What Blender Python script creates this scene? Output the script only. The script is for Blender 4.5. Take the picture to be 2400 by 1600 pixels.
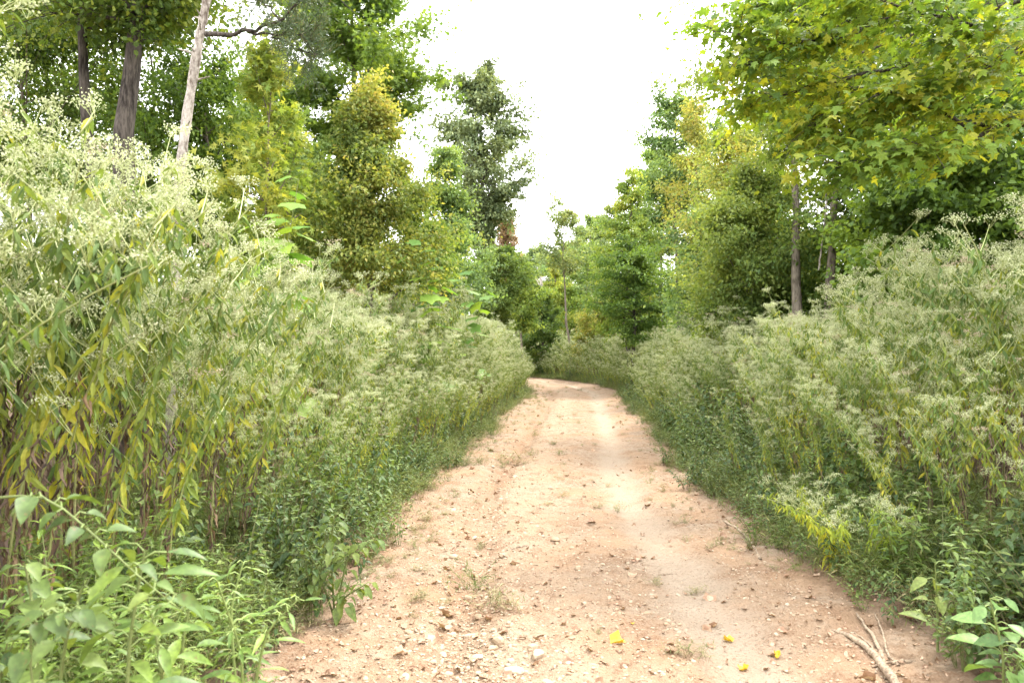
import bpy, math, random
import numpy as np
from math import radians as R_, sin, cos, pi

for o in list(bpy.data.objects): bpy.data.objects.remove(o)
scene = bpy.context.scene
COL = scene.collection
rng = np.random.default_rng(7)
random.seed(7)

# ------------------------------------------------------------------ camera
EYE = 1.6; FPX = 1867.0; HOR = 820.0          # focal length and horizon row at 2400x1600
cam_d = bpy.data.cameras.new('camera'); cam = bpy.data.objects.new('camera', cam_d); COL.objects.link(cam)
cam.location = (0, 0, EYE)
cam.rotation_euler = (R_(90) + math.atan((HOR-800)/FPX), 0, 0)
cam_d.lens = 28.0; cam_d.sensor_width = 36.0
cam_d.clip_start = 0.05; cam_d.clip_end = 2000
cam_d.dof.use_dof = True; cam_d.dof.focus_distance = 9.0; cam_d.dof.aperture_fstop = 4.5
scene.camera = cam
scene.render.resolution_x = 1024; scene.render.resolution_y = 682

# ------------------------------------------------------------------ light
SUN_EL, SUN_AZ = 60, 48      # azimuth measured clockwise from +Y (ahead)
w = bpy.data.worlds.new('World'); scene.world = w; w.use_nodes = True
nt = w.node_tree; nt.nodes.clear()
sky = nt.nodes.new('ShaderNodeTexSky'); sky.sky_type = 'NISHITA'; sky.sun_disc = False
sky.sun_elevation = R_(SUN_EL); sky.sun_rotation = R_(SUN_AZ); sky.dust_density = 4; sky.air_density = 1.2
bg = nt.nodes.new('ShaderNodeBackground'); bg.inputs['Strength'].default_value = 0.12
cloud = nt.nodes.new('ShaderNodeMix'); cloud.data_type = 'RGBA'       # thin bright overcast over the sky
cloud.inputs[0].default_value = 0.85
nz = nt.nodes.new('ShaderNodeTexNoise'); nz.inputs['Scale'].default_value = 1.6; nz.inputs['Detail'].default_value = 4
rp = nt.nodes.new('ShaderNodeValToRGB')
rp.color_ramp.elements[0].color = (13.0, 13.3, 13.6, 1); rp.color_ramp.elements[1].color = (16, 16, 15.8, 1)
rp.color_ramp.elements[0].position = .35; rp.color_ramp.elements[1].position = .65
out = nt.nodes.new('ShaderNodeOutputWorld')
nt.links.new(nz.outputs['Fac'], rp.inputs[0])
nt.links.new(sky.outputs[0], cloud.inputs[6]); nt.links.new(rp.outputs[0], cloud.inputs[7])
nt.links.new(cloud.outputs[2], bg.inputs[0]); nt.links.new(bg.outputs[0], out.inputs[0])
sd = bpy.data.lights.new('sun', 'SUN'); sd.energy = 2.0; sd.angle = R_(10); sd.color = (1, .96, .88)
so = bpy.data.objects.new('sun', sd); COL.objects.link(so)
so.rotation_euler = (R_(90-SUN_EL), 0, R_(180-SUN_AZ))
scene.view_settings.view_transform = 'Standard'; scene.view_settings.look = 'None'
scene.view_settings.exposure = 1.8; scene.view_settings.gamma = 1.0
scene.cycles.max_bounces = 8; scene.cycles.diffuse_bounces = 4; scene.cycles.transmission_bounces = 6

# ------------------------------------------------------------------ helpers
def P(x, y, d):
    """photo pixel (2352 wide view) at distance d ahead -> world"""
    return np.array([(x*1.0204-1200)/FPX*d, d, EYE+(HOR-y*1.0204)/FPX*d])
def norm(v): return v/np.maximum(np.linalg.norm(v, axis=-1, keepdims=True), 1e-9)
def frames(d, up):
    x = norm(d); z = norm(up - (up*x).sum(-1, keepdims=True)*x); y = np.cross(z, x)
    return np.stack([x, y, z], axis=1)
class G:
    def __init__(s): s.v=[]; s.f=[]; s.t=[]; s.m=[]; s.n=0
    def add(s, v, f, tint=0.5, mat=0):
        v = np.asarray(v, float).reshape(-1, 3); f = np.asarray(f, int)
        s.v.append(v); s.f.append(f+s.n); s.n += len(v)
        s.t.append(np.broadcast_to(np.asarray(tint, float), (len(f),))); s.m.append(np.full(len(f), mat))
    def place(s, tmpl, org, fr, sc, tint, mat=0):
        tv, tf = tmpl; n = len(org)
        if n == 0: return
        sc = np.asarray(sc, float)
        sc = np.broadcast_to(sc, (n,)) if sc.ndim < 2 else sc
        if sc.ndim == 1: v = np.einsum('vj,njk->nvk', tv, fr)*sc[:, None, None]
        else: v = np.einsum('nvj,njk->nvk', tv[None]*sc[:, None, :], fr)
        v = v + org[:, None, :]
        f = tf[None] + (np.arange(n)*len(tv))[:, None, None]
        s.add(v.reshape(-1, 3), f.reshape(-1, tf.shape[1]), np.repeat(np.broadcast_to(tint, (n,)), len(tf)), mat)
    def tube(s, pts, rad, k=6, tint=.5, mat=0, cap=True):
        pts = np.asarray(pts, float); n = len(pts); rad = np.broadcast_to(np.asarray(rad, float), (n,))
        tg = norm(np.gradient(pts, axis=0))
        ref = np.array([1., 0, 0]) if abs(tg[0][2]) > .7 else np.array([0, 0, 1.])
        a = norm(np.cross(tg, ref)); b = np.cross(tg, a)
        th = np.arange(k)*2*pi/k
        v = pts[:, None]+rad[:, None, None]*(np.cos(th)[None, :, None]*a[:, None]+np.sin(th)[None, :, None]*b[:, None])
        i = np.arange(n-1)[:, None]*k; j = np.arange(k)[None]; j2 = (j+1) % k
        f = np.stack([i+j, i+j2, i+k+j2, i+k+j], -1).reshape(-1, 4)
        s.add(v.reshape(-1, 3), f, tint, mat)
    def mesh(s, name, mats, smooth=False):
        me = bpy.data.meshes.new(name)
        if s.n == 0: return me
        v = np.concatenate(s.v).astype(np.float32)
        me.vertices.add(len(v)); me.vertices.foreach_set('co', v.ravel())
        lv = np.concatenate([f.ravel() for f in s.f]); tot = np.concatenate([np.full(len(f), f.shape[1]) for f in s.f])
        st = np.concatenate([[0], np.cumsum(tot)[:-1]])
        me.loops.add(len(lv)); me.loops.foreach_set('vertex_index', lv.astype(np.int32))
        me.polygons.add(len(tot)); me.polygons.foreach_set('loop_start', st.astype(np.int32))
        me.polygons.foreach_set('loop_total', tot.astype(np.int32))
        me.polygons.foreach_set('material_index', np.concatenate(s.m).astype(np.int32))
        me.polygons.foreach_set('use_smooth', np.full(len(tot), smooth))
        for m in mats: me.materials.append(m)
        at = me.attributes.new('tint', 'FLOAT', 'FACE'); at.data.foreach_set('value', np.concatenate(s.t).astype(np.float32))
        me.update(calc_edges=True)
        return me
def tag(o, label=None, cat=None, group=None, kind=None):
    for k, v in (('label', label), ('category', cat), ('group', group), ('kind', kind)):
        if v: o[k] = v
    return o
def link(name, me, parent=None):
    o = bpy.data.objects.new(name, me); COL.objects.link(o)
    if parent: o.parent = parent
    return o
def empty(name, loc=(0, 0, 0), rot=(0, 0, 0), sc=1):
    o = bpy.data.objects.new(name, None); COL.objects.link(o)
    o.location = loc; o.rotation_euler = rot; o.scale = (sc,)*3; o.empty_display_size = .1
    return o

# ------------------------------------------------------------------ materials
def newmat(name):
    m = bpy.data.materials.new(name); m.use_nodes = True; m.node_tree.nodes.clear(); return m, m.node_tree
def ramp(t, stops):
    r = t.nodes.new('ShaderNodeValToRGB'); e = r.color_ramp.elements
    while len(e) < len(stops): e.new(0.5)
    for q, (p, c) in zip(e, stops): q.position = p; q.color = (*c, 1)
    return r
def leafmat(name, stops, trans=.35, rough=.55, spec=.3, var=.18, hue=(1.25, 1.15, .5), spots=0, patch=.9):
    m, t = newmat(name); L = t.links.new
    at = t.nodes.new('ShaderNodeAttribute'); at.attribute_name = 'tint'
    r = ramp(t, stops)
    tc = t.nodes.new('ShaderNodeNewGeometry')
    pn = t.nodes.new('ShaderNodeTexNoise'); pn.inputs['Scale'].default_value = .8; pn.inputs['Detail'].default_value = 3; L(tc.outputs['Position'], pn.inputs['Vector'])
    pm = t.nodes.new('ShaderNodeMath'); pm.operation = 'MULTIPLY_ADD'; L(pn.outputs['Fac'], pm.inputs[0]); pm.inputs[1].default_value = patch; pm.inputs[2].default_value = -patch*.5
    pa = t.nodes.new('ShaderNodeMath'); pa.use_clamp = True; L(pm.outputs[0], pa.inputs[0]); L(at.outputs['Fac'], pa.inputs[1]); L(pa.outputs[0], r.inputs[0])
    n = t.nodes.new('ShaderNodeTexNoise'); n.inputs['Scale'].default_value = .9; n.inputs['Detail'].default_value = 2
    L(tc.outputs['Position'], n.inputs['Vector'])
    mr = t.nodes.new('ShaderNodeMapRange'); mr.inputs[1].default_value = .3; mr.inputs[2].default_value = .7
    mr.inputs[3].default_value = 1-var; mr.inputs[4].default_value = 1+var; L(n.outputs['Fac'], mr.inputs[0])
    n2 = t.nodes.new('ShaderNodeTexNoise'); n2.inputs['Scale'].default_value = 60; L(tc.outputs['Position'], n2.inputs['Vector'])
    mr2 = t.nodes.new('ShaderNodeMapRange'); mr2.inputs[1].default_value = .3; mr2.inputs[2].default_value = .7
    mr2.inputs[3].default_value = .85; mr2.inputs[4].default_value = 1.15; L(n2.outputs['Fac'], mr2.inputs[0])
    mm = t.nodes.new('ShaderNodeMath'); mm.operation = 'MULTIPLY'; L(mr.outputs[0], mm.inputs[0]); L(mr2.outputs[0], mm.inputs[1])
    mu = t.nodes.new('ShaderNodeVectorMath'); mu.operation = 'SCALE'; L(r.outputs[0], mu.inputs[0]); L(mm.outputs[0], mu.inputs['Scale'])
    b = t.nodes.new('ShaderNodeBsdfPrincipled'); b.inputs['Roughness'].default_value = rough
    b.inputs['Specular IOR Level'].default_value = spec
    L(mu.outputs[0], b.inputs['Base Color'])
    if spots:
        n3 = t.nodes.new('ShaderNodeTexNoise'); n3.inputs['Scale'].default_value = 70; n3.inputs['Detail'].default_value = 3; L(tc.outputs['Position'], n3.inputs['Vector'])
        m3 = t.nodes.new('ShaderNodeMapRange'); m3.inputs[1].default_value = .64; m3.inputs[2].default_value = .70; m3.inputs[4].default_value = spots; L(n3.outputs['Fac'], m3.inputs[0])
        mb_ = t.nodes.new('ShaderNodeMix'); mb_.data_type = 'RGBA'; L(m3.outputs[0], mb_.inputs[0]); L(mu.outputs[0], mb_.inputs[6]); mb_.inputs[7].default_value = (.16, .11, .045, 1)
        class _W: outputs = [mb_.outputs[2]]
        mu = _W; L(mu.outputs[0], b.inputs['Base Color']); mr2.inputs[3].default_value = .72; mr2.inputs[4].default_value = 1.25
    tv = t.nodes.new('ShaderNodeVectorMath'); tv.operation = 'MULTIPLY'; L(mu.outputs[0], tv.inputs[0]); tv.inputs[1].default_value = hue
    tr = t.nodes.new('ShaderNodeBsdfTranslucent'); L(tv.outputs[0], tr.inputs[0])
    mx = t.nodes.new('ShaderNodeMixShader'); mx.inputs[0].default_value = trans
    L(b.outputs[0], mx.inputs[1]); L(tr.outputs[0], mx.inputs[2])
    o = t.nodes.new('ShaderNodeOutputMaterial'); L(mx.outputs[0], o.inputs[0])
    return m
def barkmat(name, c1, c2, scale=8, stretch=.15, bump=.6):
    m, t = newmat(name); L = t.links.new
    tc = t.nodes.new('ShaderNodeTexCoord'); mp = t.nodes.new('ShaderNodeMapping'); mp.inputs['Scale'].default_value = (1, 1, stretch)
    L(tc.outputs['Object'], mp.inputs[0])
    n = t.nodes.new('ShaderNodeTexNoise'); n.inputs['Scale'].default_value = scale*4; n.inputs['Detail'].default_value = 6; n.inputs['Roughness'].default_value = .65
    L(mp.outputs[0], n.inputs['Vector'])
    n2 = t.nodes.new('ShaderNodeTexNoise'); n2.inputs['Scale'].default_value = 2.3; n2.inputs['Detail'].default_value = 3; L(tc.outputs['Object'], n2.inputs['Vector'])
    ad = t.nodes.new('ShaderNodeMath'); ad.operation = 'MULTIPLY_ADD'; ad.inputs[1].default_value = .5; L(n2.outputs['Fac'], ad.inputs[0])
    ad2 = t.nodes.new('ShaderNodeMath'); ad2.operation = 'SUBTRACT'; L(n.outputs['Fac'], ad2.inputs[0]); ad2.inputs[1].default_value = .25
    L(ad2.outputs[0], ad.inputs[2])
    r = ramp(t, [(.35, c1), (.62, c2)]); L(ad.outputs[0], r.inputs[0])
    b = t.nodes.new('ShaderNodeBsdfPrincipled'); b.inputs['Roughness'].default_value = .9; b.inputs['Specular IOR Level'].default_value = .15
    L(r.outputs[0], b.inputs['Base Color'])
    bp = t.nodes.new('ShaderNodeBump'); bp.inputs['Strength'].default_value = bump; bp.inputs['Distance'].default_value = .03
    L(n.outputs['Fac'], bp.inputs['Height']); L(bp.outputs[0], b.inputs['Normal'])
    o = t.nodes.new('ShaderNodeOutputMaterial'); L(b.outputs[0], o.inputs[0]); return m
def S(*c): return list(zip(np.linspace(.1, .9, len(c)), c))
M = {
 'bon_leaf': leafmat('boneset_leaf', S((.11,.175,.05), (.18,.24,.05), (.29,.32,.05), (.42,.38,.05)), .38),
 'bon_yellow': leafmat('boneset_yellow_leaf', S((.24,.32,.05), (.38,.42,.05), (.55,.46,.04)), .42),
 'bon_dead': leafmat('boneset_withered_leaf', S((.07,.045,.035), (.13,.08,.055), (.22,.14,.08)), .1),
 'bon_flower': leafmat('boneset_flower', S((.30,.34,.15), (.44,.47,.26), (.64,.64,.46)), .3, hue=(1, 1, .9)),
 'bon_brownflower': leafmat('boneset_spent_flower', S((.40,.32,.22), (.60,.50,.38)), .2, hue=(1, 1, .9)),
 'bon_stem': leafmat('boneset_stem', S((.15,.10,.05), (.26,.28,.10), (.40,.43,.20)), .0),
 'herb': leafmat('herb_leaf', S((.07,.115,.03), (.11,.165,.04), (.19,.245,.06)), .33, rough=.5, spec=.35, spots=.6),
 'herb_dark': leafmat('herb_leaf_dark', S((.045,.085,.03), (.08,.135,.04), (.14,.20,.05)), .33, rough=.5, spec=.35, spots=.6),
 'lance': leafmat('lance_herb_leaf', S((.07,.12,.03), (.11,.18,.035), (.19,.27,.05)), .34, rough=.45, spec=.4, spots=.75),
 'big': leafmat('broad_leaf', S((.08,.15,.045), (.12,.21,.06), (.17,.28,.075)), .33, rough=.45, spec=.4, spots=.6),
 'fresh_big': leafmat('big_fresh_leaf', S((.09,.20,.04), (.15,.28,.05), (.25,.36,.06)), .45),
 'grass': leafmat('grass_blade', S((.08,.12,.03), (.15,.20,.05), (.30,.29,.11)), .35),
 'drygrass': leafmat('dry_grass_blade', S((.12,.15,.05), (.28,.24,.12), (.42,.34,.2)), .25),
 'herb_stem': leafmat('herb_stem', S((.12,.07,.04), (.13,.16,.05), (.2,.26,.08)), 0),
 'oak': leafmat('oak_leaf', S((.06,.11,.03), (.12,.19,.04), (.24,.28,.05)), .45),
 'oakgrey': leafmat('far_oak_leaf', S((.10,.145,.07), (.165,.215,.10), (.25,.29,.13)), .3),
 'green': leafmat('green_leaf', S((.07,.13,.03), (.12,.20,.04), (.22,.31,.06)), .48),
 'fresh': leafmat('fresh_green_leaf', S((.10,.17,.07), (.18,.28,.10), (.30,.39,.12)), .45),
 'yelgreen': leafmat('yellow_green_leaf', S((.13,.21,.05), (.24,.32,.07), (.42,.43,.09)), .5),
 'autumn': leafmat('autumn_leaf', S((.11,.17,.045), (.20,.255,.065), (.31,.33,.08), (.42,.36,.11)), .47),
 'olive': leafmat('olive_leaf', S((.10,.165,.045), (.18,.25,.065), (.29,.34,.09)), .47),
 'maple': leafmat('maple_leaf', S((.08,.15,.03), (.13,.215,.035), (.20,.28,.035), (.33,.34,.04)), .52),
 'red': leafmat('reddish_leaf', S((.18,.14,.07), (.30,.19,.12), (.34,.30,.15)), .3),
 'cedar': leafmat('cedar_spray', S((.05,.085,.04), (.09,.13,.06), (.16,.15,.07)), .15),
 'far': leafmat('distant_leaf_hazed', S((.13,.19,.08), (.21,.28,.12), (.34,.37,.14)), .4),  # far foliage: distance haze put into the leaf colours as a paler palette
 'bark_dark': barkmat('dark_bark', (.025,.02,.017), (.12,.10,.085), 8, .16, 1.),
 'bark_mid': barkmat('brown_bark', (.08,.065,.05), (.24,.20,.16), 8, .2),
 'bark_pale': barkmat('pale_bark', (.13,.10,.08), (.46,.41,.36), 7, .4, 1.),
 'root': barkmat('root_bark', (.17,.12,.085), (.40,.31,.22), 14, .6, .5),
 'litter': leafmat('dry_fallen_leaf', S((.16,.09,.055), (.30,.18,.115), (.46,.33,.23)), .1, rough=.7),
 'yellowleaf': leafmat('yellow_fallen_leaf', S((.48,.25,.02), (.58,.36,.02), (.66,.44,.05)), .15, spots=.8),
}
def stonemat():
    m, t = newmat('pale_stone'); L = t.links.new
    oi = t.nodes.new('ShaderNodeObjectInfo'); g = t.nodes.new('ShaderNodeNewGeometry')
    n = t.nodes.new('ShaderNodeTexNoise'); n.inputs['Scale'].default_value = 35; n.inputs['Detail'].default_value = 5; L(g.outputs['Position'], n.inputs['Vector'])
    a = t.nodes.new('ShaderNodeMath'); a.operation = 'MULTIPLY_ADD'; L(oi.outputs['Random'], a.inputs[0]); a.inputs[1].default_value = .5; 
    a2 = t.nodes.new('ShaderNodeMath'); a2.operation = 'MULTIPLY'; L(n.outputs['Fac'], a2.inputs[0]); a2.inputs[1].default_value = .5; L(a2.outputs[0], a.inputs[2])
    r = ramp(t, [(.15, (.29, .19, .12)), (.5, (.35, .26, .175)), (.85, (.42, .35, .265))]); L(a.outputs[0], r.inputs[0])
    b = t.nodes.new('ShaderNodeBsdfPrincipled'); b.inputs['Roughness'].default_value = .85; b.inputs['Specular IOR Level'].default_value = .2
    L(r.outputs[0], b.inputs['Base Color'])
    bp = t.nodes.new('ShaderNodeBump'); bp.inputs['Strength'].default_value = .4; bp.inputs['Distance'].default_value = .004; L(n.outputs['Fac'], bp.inputs['Height']); L(bp.outputs[0], b.inputs['Normal'])
    o = t.nodes.new('ShaderNodeOutputMaterial'); L(b.outputs[0], o.inputs[0]); return m
M['stone'] = stonemat()

# ------------------------------------------------------------------ ground + track
CY = [-20, 0, 3.8, 4.9, 8.5, 15, 21.5, 30, 38, 46, 60, 80]
CXv = [.9, .5, .43, .46, .42, 1.05, 1.62, 2.3, 1.85, -.6, -8, -22]
def pcx(y): return np.interp(y, CY, CXv)
def phw(y): return np.interp(y, [0, 4, 8.5, 20, 30, 50], [1.5, 1.45, 1.4, 1.45, 1.6, 1.7])
def vnoise(x, y, s, seed=0):
    x = np.asarray(x)*s+seed*17.3; y = np.asarray(y)*s+seed*9.1
    xi = np.floor(x); yi = np.floor(y); fx = x-xi; fy = y-yi
    fx = fx*fx*(3-2*fx); fy = fy*fy*(3-2*fy)
    h = lambda a, b: np.modf(np.abs(np.sin(a*127.1+b*311.7+seed*74.7)*43758.5453))[0]
    return (h(xi, yi)*(1-fx)+h(xi+1, yi)*fx)*(1-fy)+(h(xi, yi+1)*(1-fx)+h(xi+1, yi+1)*fx)*fy
def gz(x, y, fine=True):
    x = np.asarray(x, float); y = np.asarray(y, float)
    o = x-pcx(y)
    z = .05*(vnoise(x, y, .5, 1)-.5)
    z = z + .10*np.clip((np.abs(o)-1.5)/1.5, 0, 1)
    z = z - .055*np.exp(-((o-.78)/.25)**2) - .075*np.exp(-((o+.72+.15*(vnoise(x*0, y, .7, 8)-.5))/.17)**2)
    z = z - .022*np.clip(y-47, 0, 1e3)*np.clip((y-47)/15, 0, 1)*np.clip(1-(y-150)/200, .3, 1)
    if fine:
        k = np.clip(1-(y-14)/12, 0, 1)
        z = z + k*(.036*(vnoise(x, y, 6, 3)-.5)+(.026*(vnoise(x, y, 17, 4)-.5)+.014*(vnoise(x, y, 41, 5)-.5))*(1-.75*np.exp(-((o-.78)/.22)**2)))
    return z
def ground():
    xs = np.unique(np.concatenate([-np.geomspace(6, 900, 40), np.linspace(-6, -2, 60), np.arange(-2, 3.2, .028), np.linspace(3.2, 8, 60), np.geomspace(8, 900, 40)]))
    ys = np.unique(np.concatenate([-np.geomspace(1, 300, 20), np.linspace(-1, 2.5, 30), 2.5+np.cumsum(np.geomspace(.014, .12, 420)), np.geomspace(26, 1500, 90)]))
    X, Y = np.meshgrid(xs, ys); Z = gz(X, Y)
    nx, ny = len(xs), len(ys)
    v = np.stack([X, Y, Z], -1).reshape(-1, 3)
    i = np.arange(ny-1)[:, None]*nx+np.arange(nx-1)[None]
    f = np.stack([i, i+1, i+nx+1, i+nx], -1).reshape(-1, 4)
    g = G(); g.add(v, f)
    m, t = newmat('track_earth'); L = t.links.new
    N = lambda ty: t.nodes.new(ty)
    at = N('ShaderNodeAttribute'); at.attribute_name = 'off'
    geo = N('ShaderNodeNewGeometry')
    def noise(s, d=4, r=.55):
        n = N('ShaderNodeTexNoise'); n.inputs['Scale'].default_value = s; n.inputs['Detail'].default_value = d; n.inputs['Roughness'].default_value = r
        L(geo.outputs['Position'], n.inputs['Vector']); return n.outputs['Fac']
    def mth(op, a, b=None, c=None):
        n = N('ShaderNodeMath'); n.operation = op
        for i_, q in enumerate((a, b, c)):
            if q is None: continue
            if hasattr(q, 'is_output'): L(q, n.inputs[i_])
            else: n.inputs[i_].default_value = q
        return n.outputs[0]
    def mr(a, lo, hi, o0=0., o1=1.):
        n = N('ShaderNodeMapRange'); n.interpolation_type = 'SMOOTHSTEP'; L(a, n.inputs[0])
        for k, q in zip((1, 2, 3, 4), (lo, hi, o0, o1)): n.inputs[k].default_value = q
        return n.outputs[0]
    def mix(f_, a, b):
        n = N('ShaderNodeMix'); n.data_type = 'RGBA'; L(f_, n.inputs[0])
        for k, q in ((6, a), (7, b)):
            if hasattr(q, 'is_output'): L(q, n.inputs[k])
            else: n.inputs[k].default_value = (*q, 1)
        return n.outputs[2]
    off = at.outputs['Fac']
    n1, n2, n3, n4 = noise(1.3), noise(9, 6, .7), noise(55, 5, .7), noise(.5, 3)
    earth = mix(mr(n2, .35, .65), (.26, .18, .12), (.35, .265, .192))
    earth = mix(mr(n1, .38, .66), earth, (.33, .215, .135))
    # compacted pale wheel band
    w1 = mth('ABSOLUTE', mth('SUBTRACT', off, .78))
    band = mr(mth('ADD', w1, mth('ADD', mth('MULTIPLY', mth('SUBTRACT', n2, .5), .5), mth('MULTIPLY', mth('SUBTRACT', n1, .5), .35))), .33, .05)
    earth = mix(mth('MULTIPLY', band, .6), earth, (.39, .31, .235))
    w2 = mth('ABSOLUTE', mth('ADD', off, .35))
    band2 = mr(mth('ADD', w2, mth('MULTIPLY', mth('SUBTRACT', n1, .5), .6)), .5, .1)
    earth = mix(mth('MULTIPLY', band2, .35), earth, (.38, .29, .205))
    # dark crumbs
    crumb = mr(n3, .55, .66)
    earth = mix(mth('MULTIPLY', crumb, mr(n2, .3, .6, .35, .9)), earth, (.17, .10, .06))
    vo = N('ShaderNodeTexVoronoi'); vo.inputs['Scale'].default_value = 38; L(geo.outputs['Position'], vo.inputs['Vector'])
    n5 = noise(3.2, 5, .6)
    rough_shade = mth('MULTIPLY', mr(n5, .48, .62), mth('SUBTRACT', 1., band))
    earth = mix(mth('MULTIPLY', rough_shade, mr(n3, .38, .62)), earth, (.22, .13, .08))  # reddish rough patches, darkened to stand in for relief shading in soft light
    rut = mth('MULTIPLY', mr(mth('ABSOLUTE', mth('ADD', off, .72)), .28, .06), mr(n2, .35, .6))
    earth = mix(mth('MULTIPLY', rut, .55), earth, (.25, .15, .09))
    peb = mth('MULTIPLY', mr(vo.outputs['Distance'], .32, .2), mr(n2, .5, .62))
    earth = mix(mth('MULTIPLY', peb, .5), earth, (.46, .38, .29))
    soil = mix(mr(n2, .4, .6), (.06, .04, .026), (.13, .08, .05))
    soil = mix(mr(n3, .5, .6), soil, (.10, .075, .045))
    edge = mr(mth('ADD', mth('ABSOLUTE', off), mth('MULTIPLY', mth('SUBTRACT', n1, .5), 1.0)), 1.55, 2.1)
    col = mix(edge, earth, soil)
    b = N('ShaderNodeBsdfPrincipled'); b.inputs['Roughness'].default_value = .95; b.inputs['Specular IOR Level'].default_value = .1
    L(col, b.inputs['Base Color'])
    h = mth('ADD', mth('MULTIPLY', n3, .35), mth('ADD', mth('MULTIPLY', n2, 1.), mth('MULTIPLY', peb, .25)))
    bp = N('ShaderNodeBump'); bp.inputs['Strength'].default_value = 1.; bp.inputs['Distance'].default_value = .045; L(h, bp.inputs['Height']); L(bp.outputs[0], b.inputs['Normal'])
    o = N('ShaderNodeOutputMaterial'); L(b.outputs[0], o.inputs[0])
    me = g.mesh('ground', [m], True)
    a2 = me.attributes.new('off', 'FLOAT', 'POINT'); a2.data.foreach_set('value', (v[:, 0]-pcx(v[:, 1])).astype(np.float32))
    o = link('ground', me); tag(o, 'pale sandy dirt track and brown soil verges', None, None, 'structure')
ground()

# ------------------------------------------------------------------ leaf templates (length 1 along x, normal z)
def T(v, f): return np.array(v, float), np.array(f, int)
def blade(wd, sag=.12, fold=.06, n=3, peak=.4):
    """lance / ovate leaf: n cross sections, folded on the midrib, sagging to the tip"""
    ts = np.linspace(0, 1, n+2)[1:-1]; v = [(0, 0, 0)]; f = []
    for t in ts:
        u = t/peak if t < peak else (1-t)/(1-peak); ww = wd*.5*(np.clip(u, 0, 1)**.65)
        z = -sag*t*t
        v += [(t, -ww, z+fold*ww*2), (t, 0, z), (t, ww, z+fold*ww*2)]
    v.append((1, 0, -sag)); L_ = len(v)-1
    f += [(0, 1, 2), (0, 2, 3)]
    for i in range(n-1):
        a = 1+3*i
        f += [(a, a+3, a+4), (a, a+4, a+1), (a+1, a+4, a+5), (a+1, a+5, a+2)]
    a = 1+3*(n-1)
    f += [(a, L_, a+1), (a+1, L_, a+2)]
    return T(v, f)
KITE = T([(0, 0, 0), (.45, -.3, .07), (1, 0, -.12), (.45, .3, .07)], [(0, 1, 2), (0, 2, 3)])
ROUND = T([(0, 0, 0), (.25, -.36, .05), (.7, -.34, .03), (1, 0, -.12), (.7, .34, .03), (.25, .36, .05)], [(0, 1, 2), (0, 2, 3), (0, 3, 4), (0, 4, 5)])
LANCE = blade(.30, .25, .2, 3, .4); LANCES = blade(.3, .2, .2, 1, .4); WITH = blade(.16, .5, 1.2, 2, .4)
OVATE = blade(.62, .18, .18, 3, .36); OVL = blade(.6, .3, .25, 5, .38); NARROW = blade(.14, .3, .2, 2, .35)
def star(lobes, sag=.15):
    v = [(.12, 0, 0)]; n = len(lobes)
    for ang, r in lobes:
        a = R_(ang); x, y = .12+r*cos(a), r*sin(a); v.append((x, y, -sag*(x*x+y*y)*.6+.04*abs(sin(a*3))))
    f = [(0, i, i+1) for i in range(1, n)]+[(0, n, 1)]
    return T(v, f)
MAPLE = star([(-150, .3), (-115, .52), (-95, .34), (-62, .66), (-30, .36), (-14, .58), (0, .86), (14, .58), (30, .36), (62, .66), (95, .34), (115, .52), (150, .3)])
SYC = star([(-160, .32), (-120, .55), (-90, .5), (-55, .75), (-28, .58), (0, .85), (28, .58), (55, .75), (90, .5), (120, .55), (160, .32)], .1)
GUM = star([(-110, .5), (-80, .2), (-45, .75), (-22, .25), (0, .85), (22, .25), (45, .75), (80, .2), (110, .5)])
# tiny flower tuft: three crossed petals
TUFT = T([(-.5, -.3, 0), (.5, -.3, .1), (.5, .3, 0), (-.5, .3, .1), (0, -.5, -.4), (.1, .5, -.4), (0, .5, .4), (-.1, -.5, .4)], [(0, 1, 2, 3), (4, 5, 6, 7)])
def rdir(n, r=rng): return norm(r.normal(size=(n, 3)))

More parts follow.
